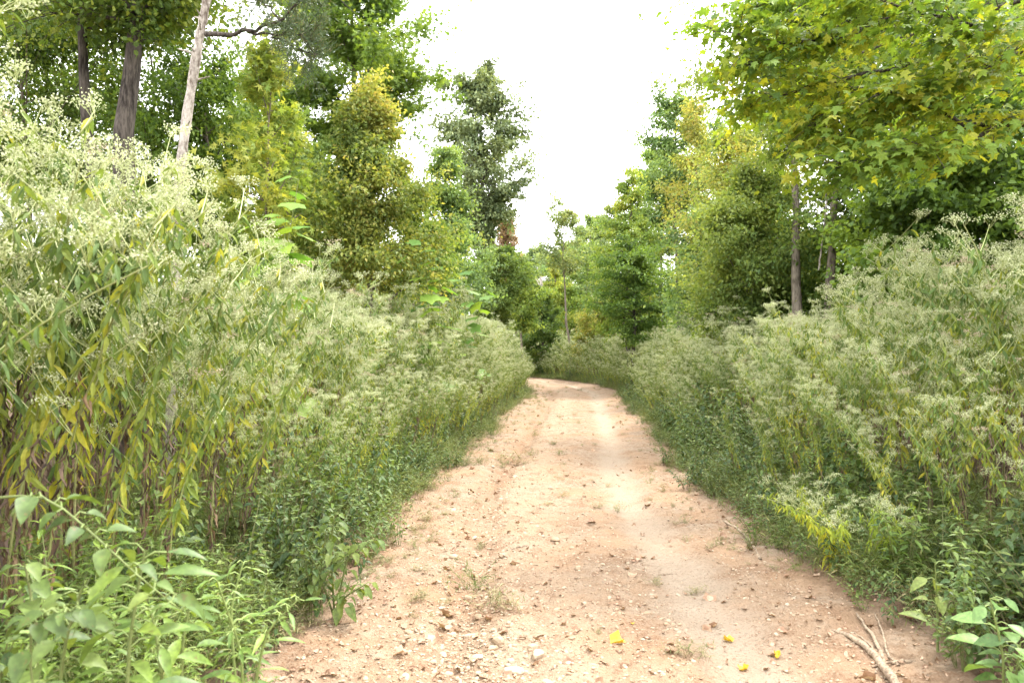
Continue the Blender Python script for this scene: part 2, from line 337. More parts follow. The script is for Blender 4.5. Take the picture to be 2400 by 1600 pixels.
# ------------------------------------------------------------------ boneset (tall white-flowered weed)
def boneset(seed, H=2.4, arch=.5, leafmat_='bon_leaf', yellow=.5, nflo=30, corymbs=1.0, dead=.38, spent=.06):
    r = np.random.default_rng(seed); st, lf, fl = G(), G(), G()
    n = 16; t = np.linspace(0, 1, n)
    wob = np.cumsum(r.normal(0, .012, (n, 2)), 0)
    ax = H*arch*(t**2.2)
    pts = np.stack([ax+wob[:, 0], wob[:, 1]+.0*t, H*(t-.18*arch*t**3)], -1)
    st.tube(pts, np.linspace(.008, .003, n), 5, .25+.5*t[:-1].repeat(5))
    at = lambda s: np.array([np.interp(s, t, pts[:, k]) for k in range(3)])
    def leaves(org, d, L, tint, mat, tm):
        n_ = len(org); up = np.array([0, 0, 1.])+r.normal(0, .35, (n_, 3)); lf.place(tm, org, frames(d, up), L, tint, mat)
    # opposite leaf pairs along the stem
    nn = int(H*28); ss = np.linspace(.10, .93, nn)
    for i, s in enumerate(ss):
        p = at(s); a0 = i*1.57+r.normal(0, .3)
        for a in (a0, a0+pi):
            if r.random() < .15: continue
            out_ = np.array([cos(a), sin(a), 0])
            if s < dead+r.normal(0, .07):
                d = out_*.45+np.array([0, 0, -1.]); L = r.uniform(.05, .10)
                leaves((p+out_*.01)[None], d[None], np.array([L]), r.uniform(0, 1), 1, WITH)
            else:
                d = out_*r.uniform(.35, .8)+np.array([0, 0, -r.uniform(.4, 1.)]); L = r.uniform(.085, .15)*(1.15-.45*s)
                tt = np.clip(r.normal(yellow-.7*(s-.5), .2), 0, 1)
                leaves((p+out_*.02)[None], d[None], np.array([L]), tt, 0, LANCE)
    # flowering branches
    nb = int(17*corymbs)
    for i in range(nb+1):
        s = 1 if i == nb else r.uniform(.50, .97); p = at(s)
        a = i*2.4+r.normal(0, .3); ln = 0.02 if i == nb else r.uniform(.18, .5)*(1.25-s*.6)
        el = r.uniform(.5, 1.1)
        tipd = np.array([cos(a)*cos(el), sin(a)*cos(el), sin(el)])
        k = np.linspace(0, 1, 5)[:, None]
        bp = p+ln*k*tipd+np.array([0, 0, 1.])*ln*.12*k**2
        if ln > .05:
            st.tube(bp, np.linspace(.003, .0017, 5), 3, .75)
            m_ = r.integers(5, 10); q = r.uniform(.15, .85, m_); o_ = p+ln*q[:, None]*tipd
            d_ = np.stack([r.normal(0, .6, m_), r.normal(0, .6, m_), -r.uniform(.2, 1, m_)], -1)
            leaves(o_, d_, r.uniform(.05, .1, m_), np.clip(r.normal(yellow-.25, .2, m_), 0, 1), 0, LANCE)
        tip = bp[-1]; nsub = r.integers(2, 5)
        sp = 1 if r.random() < spent else 0
        for j in range(nsub):
            b = r.uniform(0, 2*pi); rr = r.uniform(.02, .10); c = tip+np.array([cos(b)*rr, sin(b)*rr, r.uniform(.0, .06)])
            st.tube(np.array([tip-np.array([0, 0, .03]), (tip+c)/2-np.array([0, 0, .005]), c]), .0013, 3, .8)
            nf = int(nflo*r.uniform(.6, 1.2)); cr = r.uniform(.028, .065)
            uu = np.sqrt(r.random(nf))*cr; aa = r.uniform(0, 2*pi, nf)
            fp = c+np.stack([uu*np.cos(aa), uu*np.sin(aa), .02-.35*uu+r.normal(0, .010, nf)], -1)
            fl.place(TUFT, fp, frames(rdir(nf, r), rdir(nf, r)), r.uniform(.005, .0095, nf), np.clip(r.normal(.5, .25, nf), 0, 1), sp)
            for q in range(5):                                   # pedicels
                e = fp[r.integers(0, nf)]; w_ = .0009
                v = np.array([c-np.array([w_, 0, .03]), c+np.array([w_, 0, -.03]), e+np.array([w_, 0, 0]), e-np.array([w_, 0, 0])])
                st.add(v, [(0, 1, 2, 3)], .9)
    return (('stem', st.mesh('boneset_stem', [M['bon_stem']])), ('foliage', lf.mesh('boneset_foliage', [M[leafmat_], M['bon_dead']])),
            ('flower_cluster', fl.mesh('boneset_flowers', [M['bon_flower'], M['bon_brownflower']])))
def thing(name, parts, loc, rot=(0, 0, 0), sc=1, label=None, cat=None, group=None):
    e = empty(name, loc, rot, sc); tag(e, label, cat, group)
    for nme, me in parts: link(nme, me, e)
    return e
def scatter(name, variants, pts, rots, scs, vid, label, cat):
    """one countless mass: geometry-node copies of the plants already standing in the scene"""
    me = bpy.data.meshes.new(name); n = len(pts); me.vertices.add(n); me.vertices.foreach_set('co', np.asarray(pts, np.float32).ravel())
    a = me.attributes.new('rot', 'FLOAT_VECTOR', 'POINT'); a.data.foreach_set('vector', np.asarray(rots, np.float32).ravel())
    a = me.attributes.new('scl', 'FLOAT', 'POINT'); a.data.foreach_set('value', np.asarray(scs, np.float32))
    a = me.attributes.new('vid', 'INT', 'POINT'); a.data.foreach_set('value', np.asarray(vid, np.int32))
    o = link(name, me); tag(o, label, cat, None, 'stuff')
    ng = bpy.data.node_groups.new(name, 'GeometryNodeTree')
    ng.interface.new_socket('Geometry', in_out='INPUT', socket_type='NodeSocketGeometry')
    ng.interface.new_socket('Geometry', in_out='OUTPUT', socket_type='NodeSocketGeometry')
    N = ng.nodes.new; L = ng.links.new
    gi, go = N('NodeGroupInput'), N('NodeGroupOutput'); jo = N('GeometryNodeJoinGeometry'); L(jo.outputs[0], go.inputs[0])
    def attr(nm, ty): q = N('GeometryNodeInputNamedAttribute'); q.data_type = ty; q.inputs['Name'].default_value = nm; return q.outputs['Attribute']
    ar, asc, av = attr('rot', 'FLOAT_VECTOR'), attr('scl', 'FLOAT'), attr('vid', 'INT')
    for k, root in enumerate(variants):
        src = [root] if root.type == 'MESH' else [c for c in root.children]
        j2 = N('GeometryNodeJoinGeometry')
        for s in src:
            oi = N('GeometryNodeObjectInfo'); oi.inputs['Object'].default_value = s; oi.transform_space = 'ORIGINAL'
            L(oi.outputs['Geometry'], j2.inputs[0])
        cmp_ = N('FunctionNodeCompare'); cmp_.data_type = 'INT'; cmp_.operation = 'EQUAL'
        L(av, cmp_.inputs[2]); cmp_.inputs[3].default_value = k
        ip = N('GeometryNodeInstanceOnPoints'); L(gi.outputs[0], ip.inputs['Points']); L(cmp_.outputs[0], ip.inputs['Selection'])
        L(j2.outputs[0], ip.inputs['Instance']); L(ar, ip.inputs['Rotation']); L(asc, ip.inputs['Scale']); L(ip.outputs[0], jo.inputs[0])
    md = o.modifiers.new('scatter', 'NODES'); md.node_group = ng
    return o

def jitter_field(x0, x1, y0, y1, step):
    xs = np.arange(x0, x1, step); ys = np.arange(y0, y1, step); X, Y = np.meshgrid(xs, ys)
    X = X+rng.uniform(-.5, .5, X.shape)*step; Y = Y+rng.uniform(-.5, .5, X.shape)*step
    return X.ravel(), Y.ravel()
# where the thickets stand: (offset from the track centre at which each begins)
def frontL(y): return np.interp(y, [1, 3, 5, 6.5, 8, 12, 20, 30, 45], [2.8, 2.7, 2.5, 2.2, 1.95, 1.85, 1.8, 1.85, 2.2])
def frontR(y): return np.interp(y, [2, 4, 6, 9, 12, 20, 30, 45], [3.1, 2.8, 2.5, 2.2, 2.1, 2.05, 2.0, 2.1])
bon_parts = [boneset(s, H=h, arch=a, yellow=yl, dead=dd, spent=sp) for s, h, a, yl, dd, sp in
             ((11, 2.4, .34, .42, .34, .05), (12, 2.3, .5, .52, .36, .05), (13, 2.5, .30, .5, .62, .3), (14, 2.2, .6, .45, .30, 0), (15, 2.35, .42, .55, .40, .05), (16, 2.45, .32, .36, .28, .15), (17, 2.45, .5, .6, .56, .1), (18, 2.4, .3, .55, .52, .2))]
BL = {}
for sd_, sn in (('L', 'left'), ('R', 'right')):
    lf_ = 'yellow-green' if sd_ == 'L' else 'green'
    BL[sd_, 0] = ('tall white-topped boneset weed with drooping %s leaves, nearest the camera, %s of the track' % (lf_, sn), 'nearest boneset weeds %s of the track' % sn)
    BL[sd_, 1] = ('white-topped boneset weed in the second stretch of the thicket %s of the track' % sn, 'boneset weeds in the second stretch %s of the track' % sn)
    BL[sd_, 2] = ('white-topped boneset weed farther along the thicket %s of the dirt track' % sn, 'farther boneset weeds %s of the track' % sn)
X, Y = jitter_field(-11, 14, 1.4, 62, .31)
off = X-pcx(Y); side = np.sign(off)
front = np.where(off < 0, frontL(Y), frontR(Y)); dep = np.abs(off)-front
ok = (dep > -.15) & (dep < np.where(off < 0, 5.4, 5.4))
ok &= (np.abs(X) < Y*.78+1.6) & ~((Y > 46) & (off > 0) & (off < 4))
ok &= ~((off > 0) & (Y > 9.8) & (Y < 13) & (dep < .8))                # small bay on the right
ok &= (np.hypot(X, Y) > 2.5)
ok &= rng.random(len(X)) < np.where(dep < 1.5, .85, .6)
X, Y, off, side, dep = X[ok], Y[ok], off[ok], side[ok], dep[ok]
hs = np.where(off < 0, np.interp(Y, [1, 4.8, 6.2, 10, 20, 40, 60], [1.20, 1.17, 1.0, .98, 1.0, .98, .9]), np.interp(Y, [1, 5, 9.5, 12, 20, 30, 60], [1.18, 1.15, .95, .80, .86, .9, .9]))
hs = hs*rng.uniform(.84, 1.08, len(X))*np.where((off < 0) & (Y < 5.6), np.clip(.78+.3*dep, .7, 1.0), np.clip(.40+.36*np.clip(dep+.15, 0, 2), .4, 1.0))*np.where((rng.random(len(X)) < .12) & (Y > 5.5), 1.15, 1)
brown = (off < 0) & (Y < 7) | (off > 0) & (Y < 6) & (dep > .6)
rz = np.where(off < 0, -.35, pi+.35)+rng.normal(0, .6, len(X))
order = np.argsort(np.hypot(X, Y)); vid = rng.integers(0, 6, len(X)); vid = np.where(rng.random(len(X)) < np.where(brown, .3, .08), rng.integers(6, 8, len(X)), vid)
bon_first = {}
for q in list(order[:286])+[int(np.where(vid == k)[0][0]) for k in range(8)]:
    parts = bon_parts[vid[q]]; bk = ('L' if off[q] < 0 else 'R', int(Y[q] > 4.2)+int(Y[q] > 6.2))
    e = thing('boneset_plant', parts, (X[q], Y[q], float(gz(X[q], Y[q]))-.01), (0, rng.normal(0, .05), rz[q]), hs[q],
              BL[bk][0], 'weed', BL[bk][1])
    bon_first.setdefault(int(vid[q]), e)
rest = order[286:]
bon_var = [bon_first[k] for k in range(8)]
scatter('boneset_thicket', bon_var, np.stack([X[rest], Y[rest], gz(X[rest], Y[rest])], -1),
        np.stack([0*rest, rng.normal(0, .05, len(rest)), rz[rest]], -1), hs[rest], vid[rest],
        'pale flowering boneset thicket running back along both sides of the track', 'thicket')
print('boneset', len(X))

# ------------------------------------------------------------------ herbs of the verge
def herb(seed, H=.7, tm=OVATE, L=(.05, .09), stems=3, mat='herb', pairs=9, spread=.35, droop=.2, tint=.5):
    r = np.random.default_rng(seed); st, lf = G(), G()
    for s_ in range(stems):
        a = r.uniform(0, 2*pi); sp = r.uniform(.1, spread); h = H*r.uniform(.65, 1)
        t = np.linspace(0, 1, 7)
        pts = np.stack([cos(a)*sp*t**1.5*h*1.2+.03*cos(a), sin(a)*sp*t**1.5*h*1.2+.03*sin(a), h*t], -1)+np.cumsum(r.normal(0, .006, (7, 3)), 0)
        st.tube(pts, np.linspace(.0045, .0018, 7), 4, .4)
        n = int(pairs*r.uniform(.8, 1.2))
        for i in range(n):
            s = .18+.82*(i+.5)/n; p = np.array([np.interp(s, t, pts[:, k]) for k in range(3)]); b0 = i*1.57+r.normal(0, .3)
            for b in (b0, b0+pi):
                l = r.uniform(*L)*(1.15-.5*s); pl = r.uniform(.02, .06)*(1.2-s)
                o = np.array([cos(b), sin(b), .35]); q = p+o*pl
                d = np.array([cos(b), sin(b), -droop+r.normal(0, .25)])
                st.add(np.array([p+[0, 0, .001], p-[0, 0, .001], q-[0, 0, .001], q+[0, 0, .001]]), [(0, 1, 2, 3)], .6)
                lf.place(tm, q[None], frames(d[None], np.array([[0, 0, 1.]])+r.normal(0, .25, (1, 3))), np.array([l]), np.clip(r.normal(tint, .22), 0, 1))
        for b in np.arange(4)*1.57:                                # top rosette
            lf.place(tm, pts[-1][None], frames(np.array([[cos(b), sin(b), .5]]), np.array([[0, 0, 1.]])), np.array([L[0]*.6]), .8)
    return (('stem', st.mesh('herb_stem', [M['herb_stem']])), ('foliage', lf.mesh('herb_foliage', [M[mat]])))
herb_parts = [herb(31, .75, OVATE, (.06, .10), 4, 'herb', 9, .5), herb(32, .55, OVATE, (.05, .08), 5, 'herb', 8, .7, .1),
              herb(33, .85, OVL, (.07, .115), 3, 'herb_dark', 9, .4, .35), herb(34, .5, OVATE, (.045, .075), 5, 'herb_dark', 8, .8),
              herb(35, .95, LANCE, (.09, .15), 3, 'lance', 16, .25, .0), herb(36, .8, LANCE, (.07, .12), 4, 'lance', 15, .35, -.1)]
X, Y = jitter_field(-6, 8, 1.5, 50, .2)
off = X-pcx(Y); ao = np.abs(off)
f0 = np.where(off < 0, np.interp(Y, [2, 4, 5.5, 7, 9, 15, 50], [1.5, 1.32, 1.2, 1.22, 1.3, 1.4, 1.65]), np.interp(Y, [3, 4, 6, 9, 15, 50], [1.6, 1.5, 1.38, 1.3, 1.42, 1.65]))
f1 = np.where(off < 0, frontL(Y)+.25, frontR(Y)+.9)
ok = (ao > f0-.1+.6*vnoise(X, Y, 1.1, 9)) & (ao < f1) & (np.abs(X) < Y*.75+1) & (np.hypot(X, Y) > 1.9)
ok &= rng.random(len(X)) < np.interp(Y, [0, 10, 20, 50], [.75, .75, .5, .3])
X, Y, off, ao = X[ok], Y[ok], off[ok], ao[ok]
edge = np.clip((ao-f0[ok])/.9, 0, 1)
hsc = (.4+.6*edge)*rng.uniform(.6, 1.15, len(X))*(.55+.9*vnoise(X, Y, 1.2, 23))
nearL = (off < 0) & (Y < 4.6); hsc = np.where(nearL, hsc*np.interp(Y, [2, 3, 4.6], [.9, .72, .8]), hsc)
vid = np.where(nearL & (rng.random(len(X)) < .55), rng.integers(4, 6, len(X)), np.where(off < 0, rng.integers(0, 3, len(X)), rng.integers(1, 4, len(X))))
vid = np.where(rng.random(len(X)) < .06, 4, vid)
order = np.argsort(np.hypot(X, Y)); hf = {}
HL = {(0, 'L'): ('leafy green verge herb with ovate leaves along the left edge of the dirt track', 'leafy herbs on the left verge'),
      (0, 'R'): ('dark green verge herb with ovate leaves along the right edge of the dirt track', 'leafy herbs on the right verge'),
      (1, 'L'): ('bright green herb with narrow lance leaves on the left verge of the dirt track', 'narrow-leaved herbs on the left verge'),
      (1, 'R'): ('bright green herb with narrow lance leaves on the right verge of the dirt track', 'narrow-leaved herbs on the right verge')}
for n_, q in enumerate(order):
    v = int(vid[q])
    if n_ < 280 or v not in hf:
        lb = HL[(int(v > 3), 'L' if off[q] < 0 else 'R')]
        e = thing('verge_herb', herb_parts[v], (X[q], Y[q], float(gz(X[q], Y[q]))-.01), (0, 0, rng.uniform(0, 6.28)), hsc[q], lb[0], 'herb', lb[1])
        hf.setdefault(v, e)
rest = order[280:]
scatter('verge_undergrowth', [hf[k] for k in range(6)], np.stack([X[rest], Y[rest], gz(X[rest], Y[rest])-.01], -1),
        np.stack([0*rest, 0*rest, rng.uniform(0, 6.28, len(rest))], -1), hsc[rest], vid[rest], 'low leafy green undergrowth along both verges of the track', 'undergrowth')
print('herbs', len(X))
# stilt grass carpet under and between the herbs
def grass_patch(seed, n=26, H=.3, mat='grass', w_=.05, blades=7, ns=NARROW, L=(.04, .07)):
    r = np.random.default_rng(seed); g = G()
    for i in range(n):
        p = np.array([r.normal(0, w_*1.6), r.normal(0, w_*1.6), 0]); d = np.array([r.normal(0, .4), r.normal(0, .4), 1.]); h = H*r.uniform(.5, 1)
        t = np.linspace(0, 1, 4)[:, None]; pts = p+h*t*d+np.array([d[0], d[1], -.25])*h*.5*t**2
        g.tube(pts, np.linspace(.0016, .0008, 4), 3, r.uniform(.2, .9))
        s = r.uniform(.15, 1, blades)[:, None]; o = p+h*s*d+np.array([d[0], d[1], -.25])*h*.5*s**2
        dd = np.stack([r.normal(0, 1, blades), r.normal(0, 1, blades), r.normal(.15, .35, blades)], -1)
        g.place(ns, o, frames(dd, np.array([0, 0, 1.])+r.normal(0, .2, (blades, 3))), r.uniform(*L, blades), np.clip(r.normal(.45, .25, blades), 0, 1))
    return g.mesh('grass', [M[mat]])
gp = [grass_patch(51), grass_patch(52, 30, .4), grass_patch(53, 22, .16, 'drygrass', .06)]
tufts = []
for k, (px, py, d, v, s, lb) in enumerate(((1078, 1335, 5.35, 0, .75, 'small green grass tuft growing in the left wheel rut'), (1150, 1400, 4.95, 2, 1.0, 'dry brownish grass tuft just in front of the green rut tuft'),
      (1588, 1490, 4.4, 2, .7, 'small wilted grass sprig lying on the right half of the track near the camera'), (1420, 1165, 8.4, 0, .4, 'tiny green sprout beside the pale wheel band in mid track'),
      (1170, 1055, 12, 2, 1.5, 'sparse straw-coloured grass patch at the left side of the track'))):
    p = P(px, py, d); dd = EYE*FPX/(py*1.0204-HOR); p = P(px, py, dd)
    o = link('grass_tuft', gp[v]); o.location = (p[0], p[1], float(gz(p[0], p[1]))); o.scale = (s,)*3; o.rotation_euler = (0, 0, k*1.3); tag(o, lb, 'grass tuft'); tufts.append(o)
tufts_v = [tufts[0], tufts[3], tufts[1]]
X, Y = jitter_field(-6, 8, 1.5, 48, .13)
off = X-pcx(Y); ao = np.abs(off)
f0 = np.where(off < 0, np.interp(Y, [3, 5, 8], [1.45, 1.3, 1.2]), np.interp(Y, [3, 4, 6, 9, 15, 50], [1.75, 1.65, 1.45, 1.25, 1.3, 1.5]))
ok = (ao > f0+.6*vnoise(X, Y, 1.1, 9)) & (ao < 4.5) & (vnoise(X, Y, 2.3, 31) > .3) & ~((off > 0) & (Y < 5.2) & (off < 2.3) & (rng.random(len(X)) < .75)) & (np.abs(X) < Y*.75+1) & (rng.random(len(X)) < np.interp(Y, [0, 9, 20, 48], [.7, .6, .4, .3])*np.clip(.25+(ao-f0)*1.5, 0, 1))
X, Y, ao = X[ok], Y[ok], ao[ok]; n = len(X); f0 = f0[ok]
vid = np.where(rng.random(n) < np.where(ao < f0+.45, .55, .12), 2, rng.integers(0, 2, n))
print('grass', n)
scatter('stilt_grass', tufts_v, np.stack([X, Y, gz(X, Y)], -1), np.stack([0*X, 0*X, rng.uniform(0, 6.28, n)], -1), rng.uniform(.7, 1.3, n)*np.clip(.5+(ao-f0)*.8, .5, 1.1), vid, 'fine stilt grass carpeting both verges of the track', 'grass')
# sparse blades on the track itself
m_ = 220; Y = rng.uniform(4, 40, m_)**1.0; off = np.where(rng.random(m_) < .6, rng.normal(-1.15, .25, m_), rng.normal(0, .7, m_)); X = pcx(Y)+off
scatter('track_grass', tufts_v, np.stack([X, Y, gz(X, Y)], -1), np.stack([0*X, 0*X, rng.uniform(0, 6.28, m_)], -1), rng.uniform(.12, .5, m_), np.where(rng.random(m_) < .7, 2, 0), 'sparse short grass blades scattered over the dirt track', 'grass')

m_ = 170; Y = 1/(1/5.5-rng.random(m_)*(1/5.5-1/35)); off = rng.choice([-1, 1], m_)*rng.normal(1.42, .2, m_); X = pcx(Y)+off
scatter('straw_grass', tufts_v, np.stack([X, Y, gz(X, Y)], -1), np.stack([rng.normal(0, .5, m_), rng.normal(0, .5, m_), rng.uniform(0, 6.28, m_)], -1), rng.uniform(.12, .42, m_), np.where(rng.random(m_) < .85, 2, 1), 'straw-coloured trampled grass along the ragged edges of the track', 'grass')

# ------------------------------------------------------------------ trees
TREES = 0
def branch_curve(p0, p1, lift, n=6):
    t = np.linspace(0, 1, n)[:, None]; mid = (p0+p1)/2+np.array([0, 0, lift])
    return (1-t)**2*p0+2*t*(1-t)*mid+t*t*p1
SHORT = 0
PROF = {'oval': lambda t: np.sin(pi*np.clip(t*.92+.06, 0, 1))**.6, 'cone': lambda t: (1-t)**.75*.95+.08, 'column': lambda t: np.clip(1.25*(1-t), 0, 1)**.5*np.clip(.5+t*2, 0, 1),
        'top': lambda t: np.sin(pi*np.clip(t*.85+.12, 0, 1))**.8}
def tree(name, label, px, d, top, bot, wpx, leaf='green', tm=KITE, L=.11, limbs=34, twigs=8, per=45, prof='oval', r0=None, bark='bark_mid', lean=0, seed=0,
         tint=.5, asc=.6, spread=.2, flat=.6, trunk_show=True, group=None, twig_tubes=False, droop=.5, rough=.28, cat='tree', yoff=0):
    r = np.random.default_rng(seed+1000)
    tp = P(px, top, d); bt = P(px, bot, d); gx, gy = tp[0]-lean, tp[1]
    g0 = float(gz(gx, gy, False)); H = tp[2]-g0; h0 = max(bt[2]-g0, .2); W = wpx*1.0204/FPX*d/2
    r0 = r0 or H*.011+.03
    wood, lf = G(), G(); n = 14; t = np.linspace(0, 1, n)
    wob = np.cumsum(r.normal(0, H*.006, (n, 2)), 0)*np.minimum(t*4, 1)[:, None]
    tr = np.stack([lean*t**1.2+wob[:, 0], wob[:, 1], H*t*.985], -1)
    rad = r0*(1-.93*t**.9); rad[0] *= 1.35
    wood.tube(tr, rad, 10)
    at = lambda h: np.array([np.interp(h/H, t, tr[:, k]) for k in range(3)])
    segA, segB, segT = [], [], []; per = int(per*(.8 if px > 1380 and d > 20 else 1.15)); twigs = int(twigs*1.5); L = L*.8
    for i in range(limbs):
        tt = (i+.5+r.normal(0, .4))/limbs; tt = float(np.clip(tt, .01, .99)); h = h0+(H-h0)*tt
        Rm = .8*W*float(PROF[prof](tt))*np.clip(r.normal(1, rough+.08), .3, 1.6)
        a = i*2.399+r.normal(0, .5); hs_ = max(h-Rm*asc, h0*.55+.1*H*(tt > .1)); hs_ = min(hs_, H*.95)
        p0 = at(hs_); c = at(h); p1 = np.array([c[0]+cos(a)*Rm, c[1]+sin(a)*Rm, h+r.normal(0, .04)*H])
        cv = branch_curve(p0, p1, Rm*.12); rb = float(np.interp(hs_/H, t, rad))*.42
        wood.tube(cv, np.linspace(max(rb, .012), .005, 6), 5)
        bias = np.clip(r.normal(tint, .11), 0, 1)
        for j in range(twigs):
            s = r.uniform(.12, 1.0)**.7; k = s*5; i0 = int(min(k, 4)); q = cv[i0]+(cv[i0+1]-cv[i0])*(k-i0)
            ln = (.2+.6*r.random()**1.5)*max(Rm, W*.4)
            b = a+r.normal(0, 1.1); dz = r.normal(.15, .45); e = q+ln*np.array([cos(b), sin(b), dz])
            segA.append(q); segB.append(e); segT.append(bias)
            if twig_tubes: wood.tube(np.array([q, (q+e)/2+[0, 0, ln*.05], e]), [.008, .006, .003], 4)
    A, B, Tn = np.array(segA), np.array(segB), np.array(segT); idx = np.repeat(np.arange(len(A)), per); nL = len(idx)
    s = r.uniform(.0, 1.12, nL)[:, None]; sg = spread*W*.38+.04
    pos = A[idx]+(B[idx]-A[idx])*s+np.clip(r.normal(0, 1, (nL, 3)), -1.7, 1.7)*np.array([sg, sg, sg*flat])
    out_ = norm(B[idx]-A[idx]); dr = out_*.6+r.normal(0, .6, (nL, 3))+np.array([0, 0, -droop])
    up = np.array([0, 0, 1.])+r.normal(0, .55, (nL, 3))
    lf.place(tm, pos, frames(dr, up), L*r.uniform(.65, 1.25, nL), np.clip(Tn[idx]+r.normal(0, .17, nL), 0, 1))
    e = empty(name, (gx, gy, g0-.03)); tag(e, label, cat, group)
    link('trunk', wood.mesh('trunk', [M[bark]], True), e); link('crown', lf.mesh('crown', [M[leaf]]), e)
    return e
# --- left side
tree('oak_tree', 'tall oak with a thick dark furrowed trunk, right of the thinner dark trunk', 288, 11, -640, 20, 760, 'oak', ROUND, .10, 50, 9, 30, 'oval', .25, 'bark_dark', 0, 1, .5, .25, .2, .5, twig_tubes=True)
tree('oak_tree', 'oak with a slimmer dark trunk, left of the thick furrowed one', 207, 12, -600, 30, 640, 'oak', ROUND, .10, 36, 9, 28, 'oval', .15, 'bark_dark', 0, 2, .55, .25, .2, .5, twig_tubes=True)
tree('understory_tree', 'dark leafy understory tree filling the far left edge behind the thicket', 60, 14, -160, 380, 520, 'oak', KITE, .11, 40, 9, 44, 'oval', .08, 'bark_mid', 0, 3, .45)
tree('understory_tree', 'leafy green understory tree behind the dark oak trunks', 330, 15, -80, 520, 440, 'green', KITE, .11, 40, 9, 42, 'oval', .08, 'bark_mid', 0, 4, .45)
tree('understory_tree', 'small leafy green tree right behind the pale leaning trunk', 500, 14, 130, 560, 260, 'green', KITE, .10, 34, 8, 40, 'oval', .07, 'bark_mid', 0, 5, .5)
tree('poplar_sapling', 'bright yellow-green sapling with big glowing leaves against the white sky', 610, 11, 60, 560, 210, 'yelgreen', GUM, .14, 24, 6, 13, 'column', .045, 'bark_mid', .1, 6, .5, .7, .3)
tree('poplar_sapling', 'second yellow-green sapling lower down, beside the autumn-tinted bushy tree', 660, 13, 280, 600, 200, 'yelgreen', GUM, .13, 24, 7, 16, 'oval', .045, 'bark_mid', 0, 7, .45)
tree('understory_tree', 'pale leafy tree filling in behind the two yellow-green saplings', 620, 20, 150, 620, 330, 'green', KITE, .13, 46, 9, 36, 'oval', .1, 'bark_mid', 0, 51, .6)
tree('understory_tree', 'light green tree between the saplings and the autumn-tinted tree', 720, 18, 330, 640, 200, 'fresh', KITE, .12, 36, 9, 36, 'oval', .08, 'bark_mid', 0, 52, .6)
tree('understory_tree', 'green tree showing between the left edge and the dark oak trunks', 130, 17, -60, 420, 420, 'green', KITE, .12, 44, 9, 36, 'oval', .1, 'bark_mid', 0, 53, .6)
tree('sweetgum_tree', 'tall bright green sweetgum reaching out of the frame above the autumn-tinted tree', 825, 19, -180, 350, 285, 'green', GUM, .17, 54, 10, 36, 'oval', .16, 'bark_mid', 0, 8, .6, .5, .2, rough=.4)
tree('bushy_tree', 'autumn-tinted bushy young tree with ochre and olive leaves, left of centre', 830, 13.5, 215, 640, 320, 'autumn', KITE, .095, 54, 10, 46, 'cone', .09, 'bark_mid', 0, 9, .42, .5, .18, rough=.2)
tree('bushy_tree', 'olive-green bushy tree in front of the foot of the autumn-tinted tree', 760, 16, 420, 660, 250, 'olive', KITE, .10, 34, 9, 40, 'oval', .06, 'bark_mid', 0, 10, .5)
tree('bushy_tree', 'yellow-tipped bushy tree just right of the autumn-tinted one', 955, 18, 400, 660, 190, 'yelgreen', KITE, .10, 34, 9, 40, 'cone', .06, 'bark_mid', 0, 11, .3)
tree('young_tree', 'light green cone-shaped young tree left of the tall grey-green oak', 1010, 24, 350, 680, 170, 'fresh', KITE, .13, 44, 9, 36, 'cone', .09, 'bark_mid', 0, 12, .5)
tree('young_tree', 'smaller pale green tree between the cone-shaped one and the tall oak', 1065, 30, 520, 700, 120, 'fresh', KITE, .14, 30, 8, 34, 'oval', .08, 'bark_mid', 0, 13, .45)
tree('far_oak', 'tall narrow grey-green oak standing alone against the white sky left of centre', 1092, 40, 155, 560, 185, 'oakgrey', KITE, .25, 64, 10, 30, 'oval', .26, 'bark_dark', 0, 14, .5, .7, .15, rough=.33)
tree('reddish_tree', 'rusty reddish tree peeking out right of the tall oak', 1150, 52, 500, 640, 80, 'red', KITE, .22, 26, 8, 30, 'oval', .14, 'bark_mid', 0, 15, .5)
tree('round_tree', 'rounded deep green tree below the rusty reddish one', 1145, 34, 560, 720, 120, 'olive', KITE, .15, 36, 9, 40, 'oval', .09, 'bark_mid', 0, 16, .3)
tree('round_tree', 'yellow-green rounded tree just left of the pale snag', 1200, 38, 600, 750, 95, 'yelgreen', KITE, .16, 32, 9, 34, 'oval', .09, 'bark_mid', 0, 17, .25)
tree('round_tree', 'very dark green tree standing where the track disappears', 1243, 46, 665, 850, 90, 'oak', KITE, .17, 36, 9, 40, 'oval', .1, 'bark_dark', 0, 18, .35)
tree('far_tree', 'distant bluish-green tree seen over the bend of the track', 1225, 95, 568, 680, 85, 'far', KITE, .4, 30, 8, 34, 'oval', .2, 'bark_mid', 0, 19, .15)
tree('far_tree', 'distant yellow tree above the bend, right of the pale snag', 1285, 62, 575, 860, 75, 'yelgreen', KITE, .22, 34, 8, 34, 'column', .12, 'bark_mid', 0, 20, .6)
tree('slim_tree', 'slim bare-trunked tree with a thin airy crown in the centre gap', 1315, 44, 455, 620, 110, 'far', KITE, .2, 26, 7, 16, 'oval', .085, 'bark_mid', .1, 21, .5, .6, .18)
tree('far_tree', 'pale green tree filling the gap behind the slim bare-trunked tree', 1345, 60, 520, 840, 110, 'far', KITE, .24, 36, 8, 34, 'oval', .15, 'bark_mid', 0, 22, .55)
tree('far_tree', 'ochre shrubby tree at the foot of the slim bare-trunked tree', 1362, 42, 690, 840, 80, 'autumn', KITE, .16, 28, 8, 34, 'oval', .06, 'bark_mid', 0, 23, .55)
tree('far_tree', 'low yellowish tree just beyond the far end of the right thicket', 1295, 50, 650, 850, 80, 'yelgreen', KITE, .18, 28, 8, 34, 'oval', .06, 'bark_mid', 0, 24, .45)
